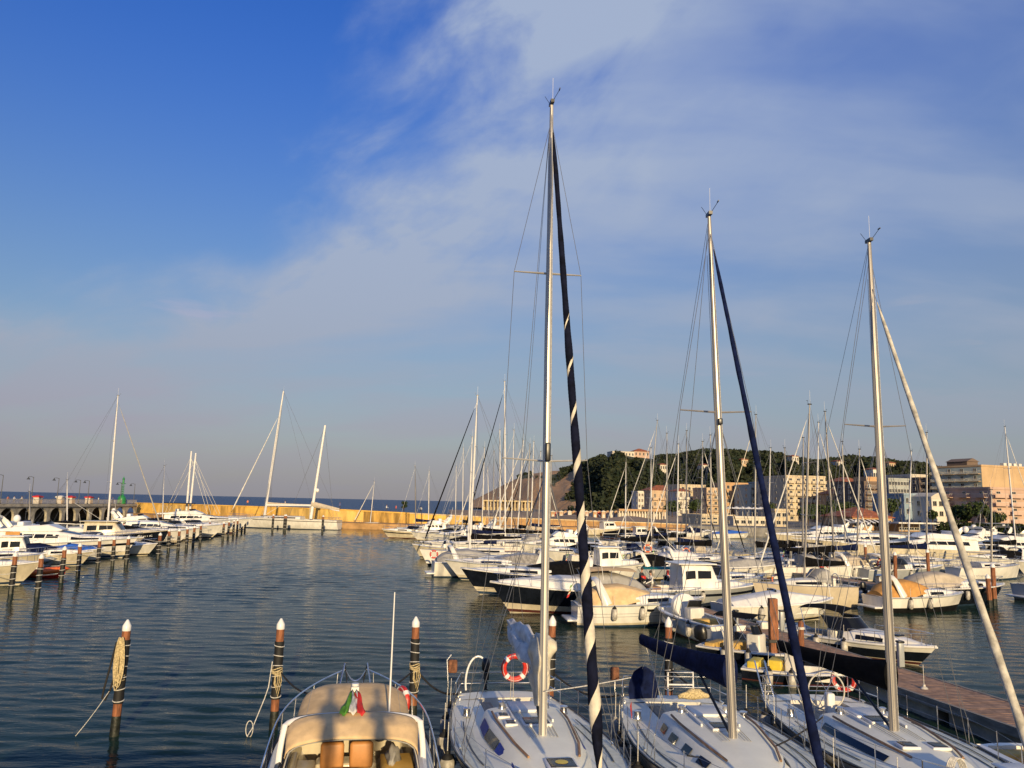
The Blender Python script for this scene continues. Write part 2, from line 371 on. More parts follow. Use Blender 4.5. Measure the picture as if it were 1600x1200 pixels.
# ------------------------------------------------------------------ hill
RX = [690, 735, 760, 790, 820, 850, 890, 915, 935, 955, 1000, 1030, 1060, 1090, 1130, 1160, 1200, 1240, 1262, 1290, 1330, 1362, 1400, 1440, 1475, 1520, 1600, 1760, 1900]
RY = [785, 784, 771, 756, 743, 738, 735, 729, 721, 715, 716, 719, 718, 714, 711, 713, 714, 723, 729, 726, 721, 724, 729, 731, 739, 746, 754, 768, 783]
cols = list(np.arange(738, 1900, 9.0)); NR = 26; hv = []; soil = []
def hill_pt(px, s):
    d1 = interp([690, 860, 945, 1900], [980, 900, 680, 640], px); d0 = interp([690, 860, 945, 1900], [760, 560, 430, 400], px)
    top = D(px, interp(RX, RY, px), d1).z
    d = lerp(d0, d1, s); prof = math.sin(min(s, 1) * PI / 2) ** 1.15
    z = 1.5 + max(top - 1.5, .0) * prof
    if s > 1: z = 1.5 + max(top - 1.5, 0) * max(0, 1 - (s - 1) * 2.2)
    x = D(px, 780, d).x
    k = .10 * max(top - 1.5, 0) * math.sin(prof * PI)
    z += k * (math.sin(px * .045 + s * 3) + .6 * math.sin(px * .11 - s * 7) + .4 * math.sin(px * .21 + s * 11))
    return Vector((x, d, z))
def near_seg(p, a, b_):
    p, a, b_ = Vector(p), Vector(a), Vector(b_); t = max(0, min(1, (p - a).dot(b_ - a) / (b_ - a).length_squared)); return (p - (a + (b_ - a) * t)).length
def is_soil(q):
    x, y = q
    s_ = max(0, 1 - near_seg((x, y), (897, 742), (850, 792)) / (10 + (y - 742) * .28))
    s_ = max(s_, max(0, 1 - near_seg((x, y), (835, 742), (872, 736)) / 5))
    s_ = max(s_, max(0, 1 - near_seg((x, y), (745, 782), (792, 752)) / 9))
    if x < 862 and y > 747: s_ = max(s_, .42)
    s_ = max(s_, max(0, 1 - near_seg((x, y), (884, 790), (905, 789)) / 7))
    return min(1, s_ * 2.2)
rows = []
for i in range(NR + 6):
    s_ = i / NR; row = []
    for px in cols:
        p = hill_pt(px, s_); row.append(p); soil.append(is_soil(proj(p)) if s_ <= 1 else 0)
    rows.append(row)
hm = bpy.data.materials.new('hill_slope'); hm.use_nodes = True; t = NT(hm.node_tree); bs = t.n['Principled BSDF']; bs.inputs['Roughness'].default_value = .95
at = t.node('ShaderNodeAttribute', attribute_name='soil').outputs['Fac']; pos = t.node('ShaderNodeNewGeometry').outputs['Position']
gr = t.mix(t.noise(pos, .03, 5), (.020, .034, .012, 1), (.07, .075, .03, 1)); so_ = t.mix(t.noise(pos, .06, 6), (.28, .15, .065, 1), (.56, .34, .17, 1))
t.put(bs.inputs['Base Color'], t.mix(t.ss(t.m('ADD', at, t.m('MULTIPLY', t.m('SUBTRACT', t.noise(pos, .09, 5), .5), .9)), .35, .6), gr, so_))
bn = t.node('ShaderNodeBump'); bn.inputs['Distance'].default_value = 3.0; t.put(bn.inputs['Height'], t.noise(t.mapping(pos, sc=(1, 1, .5)), .09, 6, .65)); t.l.new(bn.outputs[0], bs.inputs['Normal'])
b = MB(); b.grid(rows); hill = tag(b.build('hill', hm, ang=60), kind='structure')
a_ = hill.data.attributes.new('soil', 'FLOAT', 'POINT'); a_.data.foreach_set('value', soil)

# ------------------------------------------------------------------ foliage
def leaf_mat(name, c1, c2, sc=.12):
    m_ = bpy.data.materials.new(name); m_.use_nodes = True; t = NT(m_.node_tree); bb = t.n['Principled BSDF']; bb.inputs['Roughness'].default_value = .8
    bb.inputs['Specular IOR Level'].default_value = .2
    g = t.node('ShaderNodeNewGeometry'); f = t.m('ADD', t.m('MULTIPLY', g.outputs['Random Per Island'], .5), t.m('MULTIPLY', t.noise(g.outputs['Position'], sc, 4), .6))
    t.put(bb.inputs['Base Color'], t.mix(t.ss(f, .2, .85), (*c1, 1), (*c2, 1)))
    return m_
forest = leaf_mat('forest_foliage', (.012, .022, .011), (.036, .042, .020), .03)
leafd = leaf_mat('tree_foliage', (.014, .030, .010), (.060, .080, .026), .3)
hedgem = leaf_mat('hedge_foliage', (.010, .020, .008), (.035, .050, .016), .4)
bark = mat('bark', (.10, .065, .04), .9, var=.3, scale=3, bump=.02, bscale=10)
def leaf_cloud(centres, radii, per, size, flat=.75):
    """leaf-clump triangles spread through ellipsoid puffs; returns (verts, faces) as arrays"""
    cs = np.asarray(centres, float); rs = np.asarray(radii, float); n = len(cs) * per
    u = rng.normal(size=(n, 3)); u /= np.linalg.norm(u, axis=1)[:, None]
    rad = rng.uniform(.55, 1.08, n) ** .6
    p = np.repeat(cs, per, 0) + u * rad[:, None] * np.repeat(rs, per, 0)[:, None] * np.array([1, 1, flat])
    a = rng.normal(size=(n, 3)) ; a /= np.linalg.norm(a, axis=1)[:, None]
    c = np.cross(a, u + .4 * rng.normal(size=(n, 3))); c /= np.linalg.norm(c, axis=1)[:, None] + 1e-9
    s_ = (size * rng.uniform(.6, 1.5, n) * np.repeat(rs, per))[:, None]
    V = np.stack([p - a * s_ - c * s_ * .6, p + a * s_ - c * s_ * .5, p + a * s_ * .5 + c * s_, p - a * s_ * .7 + c * s_ * .8], 1).reshape(-1, 3)
    F = np.arange(n * 4).reshape(-1, 4); return V, F
def mesh_np(name, V, F, m_, parent=None, smooth=False):
    me = bpy.data.meshes.new(name); me.vertices.add(len(V)); me.vertices.foreach_set('co', V.astype(np.float32).ravel())
    k = F.shape[1]; me.loops.add(F.size); me.loops.foreach_set('vertex_index', F.astype(np.int32).ravel())
    me.polygons.add(len(F)); me.polygons.foreach_set('loop_start', np.arange(0, F.size, k, dtype=np.int32)); me.polygons.foreach_set('loop_total', np.full(len(F), k, np.int32))
    me.materials.append(m_); me.update(calc_edges=True); me.validate()
    o = bpy.data.objects.new(name, me); C.objects.link(o); o.parent = parent; return o
cs, rs = [], []
for _ in range(13000):
    px = random.uniform(770, 1700); s_ = random.random() ** .8 * 1.04
    p = hill_pt(px, s_)
    if is_soil(proj(p)) > .25: continue
    if px < 872 and (s_ < .82 or random.random() < .5) and random.random() < .9: continue
    if 944 < px < 1026 and s_ > .58: continue
    r_ = random.uniform(1.5, 3.4) * (.75 if px < 880 else 1)
    cs.append((p.x, p.y, p.z + r_ * .55)); rs.append(r_)
V, F = leaf_cloud(cs, rs, 24, .33)
tag(mesh_np('forest', V, F, forest), 'dark green wooded slope covering the hill behind town', 'forest', kind='stuff')

def tree(label, base, h, rad, m_=None, shape=1.0, group='trees between the town buildings'):
    m_ = m_ or leafd; t_ = empty('tree', base); tag(t_, label, 'tree', group)
    b = MB(); lean = [random.uniform(-.3, .3) for _ in range(2)]
    top = Vector((lean[0], lean[1], h * .55)); b.tube([(0, 0, -.2), (lean[0] * .3, lean[1] * .4, h * .28), top], [h * .03, h * .022, h * .012], 8)
    cs, rs = [], []
    for k in range(9):
        a = k * 2.4 + random.random(); e = random.uniform(.1, 1); q = Vector((math.cos(a) * rad * .6 * e, math.sin(a) * rad * .6 * e, h * random.uniform(.5, .84)))
        b.tube([(lean[0] * .3, lean[1] * .4, h * random.uniform(.25, .4)), lerp(top, q, .6), q], [h * .013, h * .008, h * .003], 5)
        cs.append(q); rs.append(rad * random.uniform(.34, .55))
    b.build('trunk', bark, t_)
    V, F = leaf_cloud(cs, rs, 150, .15, .8 * shape); mesh_np('crown', V, F, m_, t_)
    return t_

# ------------------------------------------------------------------ harbour water, with real small waves where the boats lie
wv_ = mesh_np('water', np.stack([XX, YY, ZZ], -1).reshape(-1, 3), FF, mw); wv_.data.polygons.foreach_set('use_smooth', [True] * len(wv_.data.polygons)); tag(wv_, kind='structure')
b = MB()
for x0, x1, y0, y1 in ((-500, 500, -30, WY0), (-500, -WX, WY0, WY1 + .3), (WX, 500, WY0, WY1 + .3), (-500, 500, WY1 + .3, 238)): b.add([(x0, y0, 0), (x1, y0, 0), (x1, y1, 0), (x0, y1, 0)], [(0, 1, 2, 3)])
tag(b.build('water', mw, ang=0), kind='structure')
# ------------------------------------------------------------------ buildings
RB = R(11.5)
shutter = mat('window_shutter', (.16, .12, .09), .6, var=.2); pane_m = mat('window_pane', (.03, .035, .04), .08, var=.2, spec=.8)
fr_m = mat('window_frame', (.55, .52, .46), .5, var=.1); roof_t = mat('terracotta_tiles', (.36, .11, .045), .85, var=.22, scale=1.2, bump=.04, bscale=3)
flatroof = mat('flat_roof', (.30, .27, .24), .9, var=.15, scale=.5)
def wallm(name, c): return mat('render_' + name, c, .9, var=.08, scale=.18, bump=.008, bscale=3)
def win_mesh(w_, h_, key, cache={}):
    k = (round(w_, 2), round(h_, 2), key)
    if k not in cache:
        b = MB(); f = .07
        b.box((0, -.012, 0), (w_, .03, h_), mi=1)
        for sx_ in (-1, 1): b.box((sx_ * w_ / 2, -.03, 0), (f, .10, h_ + f), mi=0); b.box((0, -.03, sx_ * h_ / 2), (w_ - f, .10, f), mi=0)
        b.box((0, -.035, 0), (f * .7, .05, h_ - f), mi=0); b.box((0, -.06, -h_ / 2 - f), (w_ + .3, .18, .06), mi=0)
        o = b.build('window', [fr_m, shutter if key == 's' else pane_m]); C.objects.unlink(o); cache[k] = o
    return cache[k]
def balc_mesh(w_, key, m_, cache={}):
    k = (round(w_, 2), key)
    if k not in cache:
        b = MB(); b.box((0, -.6, 0), (w_, 1.2, .16)); b.box((0, -1.17, .95), (w_, .06, .07), mi=1)
        if key == 'solid': b.box((0, -1.17, .5), (w_ - .02, .08, .82), mi=0)
        else:
            n = max(3, int(w_ / .3))
            for i in range(n + 1): b.box((-w_ / 2 + .03 + (w_ - .06) * i / n, -1.17, .5), (.04, .04, .84), mi=1)
        for s_ in (-1, 1): b.box((s_ * (w_ / 2 - .03), -.6, .95), (.05, 1.1, .06), mi=1); b.box((s_ * (w_ / 2 - .03), -.6, .5), (.04, .04, .84), mi=1)
        o = b.build('balcony', [m_, fr_m]); C.objects.unlink(o); cache[k] = o
    return cache[k]
def building(label, px0, px1, ytop, d, depth, wall, floors, nf, ns, z0=1.9, rot=RB, roof='flat', balc=None, cat='building', wk='p', name='building', side=True, blank_front=False, group=None, ww=1.2, parapet=.6, sidebalc=False):
    a = D(px0, ytop, d); c = D(px1, ytop, d); wid = (c.x - a.x) * 1.0
    root = empty(name, (a.x, d, z0), rot); tag(root, label, cat, group); H = D((px0 + px1) / 2, ytop, d).z - z0
    hw = H - (parapet if roof == 'flat' else 0)
    b = MB(); b.box((wid / 2, depth / 2, hw / 2 - .25), (wid, depth, hw + .5)); b.build('wall', wall, root)
    fh = hw / floors
    if roof == 'flat':
        b = MB()
        for c_, d_ in (((wid / 2, -.03, hw + parapet / 2), (wid + .3, .3, parapet)), ((wid / 2, depth + .03, hw + parapet / 2), (wid + .3, .3, parapet)), ((-.03, depth / 2, hw + parapet / 2), (.3, depth - .24, parapet)), ((wid + .03, depth / 2, hw + parapet / 2), (.3, depth - .24, parapet))): b.box(c_, d_)
        b.build('parapet', wall, root)
        b = MB(); b.box((wid / 2, depth / 2, hw + .06), (wid - .4, depth - .4, .1)); b.build('roof', flatroof, root)
    else:
        e = .5; rh = min(wid, depth) * .22
        b = MB(); r0 = [(-e, -e, hw), (wid + e, -e, hw), (wid + e, depth + e, hw), (-e, depth + e, hw)]
        i = min(wid, depth) / 2
        rd = [(i, i, hw + rh), (wid - i + .01, i, hw + rh), (wid - i + .01, depth - i + .01, hw + rh), (i, depth - i + .01, hw + rh)]
        b.loft([[(x, y, z - .15) for x, y, z in r0], r0, rd]); b.build('roof', roof_t, root, ang=20)
    wm = win_mesh(ww, fh * .48, wk)
    for f in range(floors):
        zc = fh * (f + .52)
        if not blank_front:
            for k in range(nf):
                x = wid * (k + .5) / nf; o = copy_obj(wm, root, (x, -.0, zc)); o.name = 'window'
                if balc and f > 0:
                    bm_ = balc_mesh(min(wid / nf * .86, 4.2), balc, wall); q = copy_obj(bm_, root, (x, 0, fh * f + .05)); q.name = 'balcony'
        if side:
            for k in range(ns):
                y = depth * (k + .5) / ns; o = copy_obj(wm, root, (0, y, zc), -PI / 2); o.name = 'window'
                if (balc or sidebalc) and f > 0 and sidebalc:
                    bm_ = balc_mesh(min(depth / ns * .86, 4.2), balc or 'bars', wall); q = copy_obj(bm_, root, (0, y, fh * f + .05), -PI / 2); q.name = 'balcony'
    return root, wid, hw
def extra(root, name, m_, *boxes):
    b = MB()
    for c_, d_ in boxes: b.box(c_, d_)
    return b.build(name, m_, root)
creamw = wallm('cream', (.58, .48, .33)); tanw = wallm('tan', (.52, .36, .20)); whitew = wallm('white', (.68, .64, .56)); greyw = wallm('grey', (.36, .38, .36)); greenw = wallm('grey_green', (.40, .46, .42))
brownw = wallm('brown', (.17, .12, .09)); pinkw = wallm('pink', (.52, .36, .27)); bluew = wallm('blue_grey', (.25, .33, .40)); orangew = wallm('orange', (.50, .31, .16)); peach = wallm('peach', (.54, .39, .25)); palew = wallm('pale', (.62, .56, .46))
building('cream apartment block with small balconies left of the grey mast cluster', 1229, 1296, 743, 300, 22, creamw, 7, 5, 4, balc='solid')
building('dark grey slab behind the cream apartment block', 1204, 1230, 752, 318, 18, greyw, 6, 3, 3)
building('pale green-grey flats at the right end of the low terraced row', 1172, 1206, 757, 330, 14, greenw, 5, 4, 2, balc='bars')
building('orange rendered house with flat roof in the terraced row', 1133, 1173, 754, 345, 14, orangew, 5, 4, 2)
building('peach rendered flats standing behind the big blue furled sail', 1104, 1134, 762, 345, 14, peach, 5, 3, 2, balc='bars')
building('small cream hotel at the foot of the wooded hill', 1062, 1105, 757, 375, 14, creamw, 5, 4, 2, balc='bars')
building('low orange house at the left end of the terraced row', 1015, 1064, 766, 400, 12, peach, 4, 5, 2, roof='hip')
building('white house half hidden among the trees below the hill', 1302, 1326, 758, 320, 14, palew, 4, 3, 2)
building('yellow house with terracotta roof beside the brown block', 1318, 1351, 752, 305, 12, peach, 5, 3, 2, roof='hip')
building('low orange house with two terraces behind the trees', 1300, 1348, 772, 285, 10, orangew, 3, 4, 2, roof='hip')
r0, wd, hh = building('dark brown flats with long balconies behind the third mast', 1350, 1386, 752, 262, 16, brownw, 7, 2, 3, balc='bars', side=True)
extra(r0, 'roof_house', orangew, ((wd * .65, 6, hh + 1.1), (wd * .6, 7, 2.2)))
building('grey striped hotel with tall narrow windows', 1388, 1424, 747, 272, 16, greyw, 6, 7, 3, ww=.9)
building('cream block with stepped roof behind the striped hotel', 1424, 1452, 741, 300, 16, palew, 7, 3, 3)
building('brown block between the cream block and green-grey hotel', 1436, 1478, 746, 285, 16, brownw, 7, 3, 3, balc='bars')
r0, wd, hh = building('tall tan hotel with blank sunlit flank and balconied green-grey side', 1533, 1640, 727, 262, 20, tanw, 8, 0, 4, blank_front=True, sidebalc=True, balc='bars', rot=R(20))
extra(r0, 'roof_house', brownw, ((3.4, 10, hh + 1.1), (5, 8, 1.7)))
b = MB(); b.loft([[(.5, 5.6, hh + 1.95), (6.3, 5.6, hh + 1.95), (6.3, 14.4, hh + 1.95), (.5, 14.4, hh + 1.95)], [(3.4, 5.8, hh + 3.1), (3.5, 5.8, hh + 3.1), (3.5, 14.2, hh + 3.1), (3.4, 14.2, hh + 3.1)]]); b.build('roof_gable', brownw, r0)
for k in range(4): extra(r0, 'water_tank', whitew, ((14 + k * 2.4, 3, hh + 1.1), (1.4, 1.4, 1.2)))
b = MB(); b.box((-.011, 10, hh * .5), (.018, 19.8, hh * .98)); b.build('side_render', greenw, r0)
building('pink hotel with corner balconies at the right edge', 1547, 1660, 762, 205, 18, pinkw, 5, 4, 3, balc='solid', sidebalc=True)
building('blue-grey box building behind the quay restaurant', 1412, 1456, 771, 225, 14, bluew, 3, 4, 4, ww=.8)
r0, wd, hh = building('white building with barrel roof beside the blue-grey box', 1455, 1488, 776, 218, 10, whitew, 3, 3, 3)
b = MB(); b.loft([[(x, y, hh + .5 + 1.2 * math.sin(PI * (x + .2) / (wd + .4))) for x in np.linspace(-.2, wd + .2, 9)] + [(wd + .2, y, hh + .3), (-.2, y, hh + .3)] for y in (-.2, 10.2)]); b.build('barrel_roof', palew, r0)
r0, wd, hh = building('quay restaurant with red hipped roof and striped awning', 1332, 1402, 808, 188, 12, orangew, 1, 6, 2, roof='hip')
for k in range(16):
    b = MB(); x = k * .75 - 3.5
    b.loft([[(x, -.4, 2.5), (x + .75, -.4, 2.5), (x + .75, -.4, 2.56), (x, -.4, 2.56)], [(x, -3.0, 1.75), (x + .75, -3.0, 1.75), (x + .75, -3.0, 1.81), (x, -3.0, 1.81)]]); b.build('awning_stripe', whitec if k % 2 else blackc, r0)
r0, wd, hh = building('low orange pavilion with flat white canopy on thin posts', 1404, 1440, 818, 185, 8, orangew, 1, 4, 1)
extra(r0, 'canopy', whitew, ((wd / 2 + 6, -1.5, hh + .75), (wd + 18, 5, .3)))
for k in range(5): extra(r0, 'post', fr_m, ((k * 4.6 - 2, -3.6, hh / 2), (.14, .14, hh + 1.1)))
r0, wd, hh = building('low cream harbour office with dark window band on the quay', 1095, 1152, 804, 215, 12, creamw, 2, 6, 2)
r0, wd, hh = building('cream terrace cafe with parasols on the quay', 1146, 1212, 807, 208, 12, palew, 1, 6, 2)
for k in range(9): extra(r0, 'rail_post', fr_m, ((k * wd / 8, .3, hh + 1.1), (.07, .07, 1.2)))
for k in range(6):
    b = MB(); x = 1.2 + k * wd / 6.2; b.lathe([(1.5, 2.5), (1.45, 2.55), (.1, 3.1)], (x, 4, hh), 8); b.lathe([(.04, 0), (.04, 3)], (x, 4, hh), 6); b.build('parasol', whitec, r0)
building('narrow cream quay tower beside the terrace cafe', 1211, 1232, 795, 205, 6, creamw, 2, 2, 1)
# smaller houses packed along the shore and up to the hill's foot
hc_ = [(creamw, 'cream'), (palew, 'pale'), (peach, 'peach'), (whitew, 'white'), (orangew, 'ochre'), (pinkw, 'pink'), (greyw, 'grey'), (tanw, 'tan')]; rh = random.Random(21)
for k in range(23):
    px = 1000 + k * 15 + rh.uniform(-5, 5) if k < 16 else 1392 + (k - 16) * 24; d_ = rh.uniform(350, 430) if k < 16 else rh.uniform(310, 350); wpx = rh.uniform(13, 24); yt = rh.uniform(760, 775) if k < 16 else rh.uniform(742, 758); wl_2, cn = hc_[rh.randrange(8)]; tr = rh.random() < .5
    building(f'small {cn} house with {"tiled" if tr else "flat"} roof, {ORD[k + 1]} from the left among the shore houses', px, px + wpx, yt, d_, 9, wl_2, rh.choice((3, 4)), rh.choice((2, 3, 4)), 2, roof='hip' if tr else 'flat', balc=rh.choice((None, 'bars', 'solid')), group='small houses along the shore', name='house', cat='house', ww=1.0, wk=rh.choice('sp'))
for k, (px, s_) in enumerate(((1032, .5), (1098, .42), (1160, .6), (1240, .5), (1310, .62), (1392, .55))):
    hp = hill_pt(px, s_); q = proj((hp.x, hp.y, hp.z + 6)); building(f'small house among the trees on the hillside, {ORD[k + 1]} from the left', q[0], q[0] + 11, q[1], hp.y - 6, 7, [palew, whitew, peach][k % 3], 2, 3, 2, z0=hp.z - 3, roof='hip', group='houses on the hillside', name='house', cat='house', ww=.9)
# villa on the hill
hp = hill_pt(985, .93)
building('cream villa with many windows on the hilltop', 957, 993, 705, hp.y, 14, palew, 2, 7, 2, z0=hp.z - 4, parapet=.4)
building('pink villa with red roof on the hilltop', 991, 1016, 705, hp.y + 8, 12, pinkw, 2, 4, 2, z0=hp.z - 4, roof='hip')
building('small white house high on the wooded hillside', 1364, 1376, 733, 480, 9, whitew, 2, 3, 2, z0=12, roof='hip')
# yellow colonnade and beach huts behind the mole
def colonnade(label, px0, px1, ytop, d, wall, n, h_, name='beach_pavilion', mroof=None):
    a = D(px0, ytop, d); c = D(px1, ytop, d); wid = c.x - a.x; r_ = empty(name, (a.x, d, a.z - h_), R(3)); tag(r_, label, 'pavilion')
    extra(r_, 'wall', wall, ((wid / 2, 3, h_ * .42 - .5), (wid, .3, h_ * .84 + 1)))
    extra(r_, 'roof', mroof or wall, ((wid / 2, 1.5, h_ * .92), (wid + .6, 4.2, h_ * .16)))
    for k in range(n + 1): extra(r_, 'column', wall, ((wid * k / n, 0, h_ * .42 - .5), (.45, .35, h_ * .84 + 1)))
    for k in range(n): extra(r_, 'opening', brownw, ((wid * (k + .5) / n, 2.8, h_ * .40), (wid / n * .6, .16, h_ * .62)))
    return r_
colonnade('yellow bathing pavilion with open colonnade under the brown headland', 756, 832, 781, 330, wallm('yellow', (.56, .44, .24)), 14, 3.2)
colonnade('long yellow beach pavilion with white columns behind the mole', 968, 1040, 795, 262, palew, 16, 4, mroof=orangew)
hutc = [orangew, redp, peach, pinkw, palew]
for k in range(17):
    px = 864 + k * 6.6; a = D(px, 799, 268 + (k % 2) * 5); r_ = empty('beach_hut', (a.x, a.y, a.z - 2.2), R(3))
    tag(r_, f'small {["orange", "red", "peach", "pink", "cream"][k % 5]} beach hut, {ORD[k + 1]} from the left behind the mole', 'hut', 'beach huts behind the mole')
    extra(r_, 'wall', hutc[k % 5], ((0, 1, .5), (1.25, 2, 3.0))); extra(r_, 'door', whitew, ((0, -.02, .2), (.7, .08, 1.9)))
    b = MB(); b.loft([[(-.8, y, 2.0), (.8, y, 2.0), (.8, y, 2.08), (0, y, 2.5), (-.8, y, 2.08)] for y in (-.2, 2.2)]); b.build('roof', [palew, orangew][k % 2], r_)
# sand bank
b = MB(); n_ = 40
bank = [[], [], []]
for i in range(n_ + 1):
    px = 700 + i * 10; a = D(px, 780, 240); bank[0].append((a.x, 236, 1.7)); bank[1].append((a.x, 250, 2.6 + .5 * math.sin(i * .7))); bank[2].append((D(px, 780, 420).x, 430, 2.0))
b.grid(bank); tag(b.build('beach_ground', mat('beach_sand', (.36, .25, .16), .95, var=.2, scale=.1, bump=.02, bscale=2)), kind='structure')
# trees in town
for i, (px, yt, d, wpx, lab) in enumerate((
    (1262, 788, 225, 30, 'dark round tree in front of the cream apartment block'), (1296, 783, 232, 36, 'broad dark tree behind the masts left of the restaurant'),
    (1325, 784, 240, 30, 'dark tree between the cream block and the red roof'), (1392, 778, 215, 34, 'dark tree beside the blue-grey box building'),
    (1500, 788, 205, 40, 'wide tree behind the flat white canopy'), (1528, 784, 200, 36, 'tall dark tree left of the pink hotel'), (1552, 800, 196, 30, 'low tree in front of the pink hotel'),
    (1456, 792, 205, 18, 'small tree before the white barrel-roofed building'), (1085, 778, 300, 26, 'dark tree at the left foot of the terraced row'), (1050, 782, 300, 28, 'dark tree behind the long beach pavilion'),
    (1205, 784, 260, 22, 'small dark tree behind the terrace cafe'), (632, 781, 187, 11, 'lone dark bush growing on the mole path'))):
    a = D(px, yt, d); z0 = 1.9 if px > 700 else 3.2; tree(lab, (a.x, d, z0), a.z - z0, wpx * d / FPX * .55)
for i, (px, d, w_) in enumerate(((1505, 166, 9), (1545, 163, 9), (1585, 160, 9), (1625, 157, 9))):
    a = D(px, 830, d); V, F = leaf_cloud([(x * w_ / 8 - w_ / 2, y, z) for x in range(9) for y in (-.4, .4) for z in (.5, 1.2, 1.9)], [.75] * 54, 70, .2, 1)
    o = mesh_np('hedge', V, F, hedgem); o.location = (a.x, d, 1.9); tag(o, f'clipped dark hedge on the right quay, {ORD[i + 1]} from its left end', 'hedge', 'hedges on the right quay')

# ------------------------------------------------------------------ left pier with arches
PB = D(212, 784, 226); PB.z = 0; PA = D(0, 787, 170); PA.z = 0; PA = PA - (PB - PA) * .22
pd = (PB - PA).normalized(); plen = (PB - PA).length; DECK = 3.95
pier = empty('pier', PA, math.atan2(pd.y, pd.x)); tag(pier, 'grey stone pier with open arches and railing on the left', 'pier')
extra(pier, 'deck', concd, ((plen / 2, 3.0, DECK - .25), (plen, 7.2, .5))); extra(pier, 'cornice', concrete, ((plen / 2, -.72, DECK - .62), (plen, .3, .22)))
na = 12; bw = plen / na
for k in range(na):
    b = MB(); x0 = k * bw; pw = bw * .11; r_ = bw / 2 - pw; zs_ = DECK - .95 - min(r_, 1.7); rr = min(r_, 1.7)
    n = 12; arc = [(x0 + bw / 2 - r_ * math.cos(PI * i / n), zs_ + rr * math.sin(PI * i / n)) for i in range(n + 1)]
    top = DECK - .5
    for yf in (-.5, .1):
        pass
    f, g_ = -.55, .0
    for i in range(n):
        (xa, za), (xb, zb) = arc[i], arc[i + 1]
        b.add([(xa, f, za), (xb, f, zb), (xb, f, top), (xa, f, top), (xa, g_, za), (xb, g_, zb), (xb, g_, top), (xa, g_, top)], [(0, 1, 2, 3), (5, 4, 7, 6), (1, 0, 4, 5)])
    for xa, xb in ((x0, x0 + pw), (x0 + bw - pw, x0 + bw - .01)): b.box(((xa + xb) / 2, (f + g_) / 2, (top - 1) / 2), (xb - xa, g_ - f, top + 1))
    b.build('arch', concd, pier)
extra(pier, 'back_wall', mat('pier_stone_painted_shade', (.12, .11, .10), .9, var=.2), ((plen / 2, 6.2, 1.5), (plen, .4, 4.3)))  # pier stone darkened in its colour for the shade behind the arches
railm = mat('pier_railing_paint', (.42, .38, .33), .6, var=.15)
extra(pier, 'handrail', railm, ((plen / 2, -.45, DECK + 1.05), (plen, .08, .07)), ((plen / 2, -.45, DECK + .18), (plen, .06, .06)))
b = MB()
for k in range(int(plen / .34)): b.box((k * .34, -.45, DECK + .6), (.09 if k % 6 == 0 else .05, .05, .84))
tag(b.build('railing_bars', railm, pier), kind='stuff')
def on_pier(px):
    r0 = ray(px, 780); t_ = ((0 - PA.x) * r0.y - (0 - PA.y) * r0.x) / (pd.x * r0.y - pd.y * r0.x); return t_
lampm = mat('lamp_post_paint', (.05, .055, .06), .5, var=.1)
lbl = ['cut by the left edge', 'second from the left edge', 'third from the left edge', 'fourth from the left edge', 'fifth from the left edge', 'beside the green light tower', 'at the far end of the pier']
for k, (px, yt) in enumerate(((1, 742), (49, 745), (89, 747), (123, 750), (137, 751), (188, 754), (209, 756))):
    t_ = on_pier(px); p = PA + pd * t_; q = D(px, yt, p.y); l = empty('street_lamp', (p.x, p.y, DECK), math.atan2(pd.y, pd.x)); tag(l, 'tall dark pier lamp with hanging head, ' + lbl[k], 'lamp', 'lamps along the pier')
    hz = q.z - DECK; b = MB(); b.lathe([(.16, 0), (.16, .3), (.09, .35), (.06, hz)], n=8); b.build('post', lampm, l)
    b = MB(); b.tube([(0, 0, hz - .15), (0, .5, hz + .05), (0, 1.2, hz)], .05, 6); b.build('arm', lampm, l)
    b = MB(); b.lathe([(.06, 0), (.12, -.2), (.38, -.55), (.36, -.6)], (0, 1.2, hz), 10); b.build('lamp_shade', lampm, l)
grn = mat('green_paint', (.02, .24, .06), .45, var=.15)
t_ = on_pier(166) ; p = PA + pd * (t_ + 5); l = empty('light_tower', (p.x, p.y + 3, DECK)); tag(l, 'small green harbour light tower on the pier head', 'light tower')
hz = (D(167, 739, p.y + 3).z - DECK) * .92; l.scale = (.72, .72, 1)
b = MB(); b.lathe([(1.5, 0), (1.5, 1.0), (1.35, 1.6), (.8, 2.2), (.5, 2.4)], n=14); b.build('base_dome', grn, l)
b = MB()
for k in range(4):
    a = k * PI / 2 + .4; b.tube([(.5 * math.cos(a), .5 * math.sin(a), 2.2), (.3 * math.cos(a), .3 * math.sin(a), hz - 2)], .07, 6)
    a2 = a + PI / 2
    for j in range(4): b.tube([(.45 * math.cos(a), .45 * math.sin(a), 2.4 + j * .6), (.42 * math.cos(a2), .42 * math.sin(a2), 3.0 + j * .6)], .04, 5)
b.build('lattice_mast', grn, l)
b = MB(); b.lathe([(.9, hz - 2.2), (.9, hz - 2.05), (.35, hz - 2.0), (.35, hz - 1.0), (.5, hz - .95), (.1, hz - .4), (.04, hz)], n=12); b.build('lantern', grn, l)
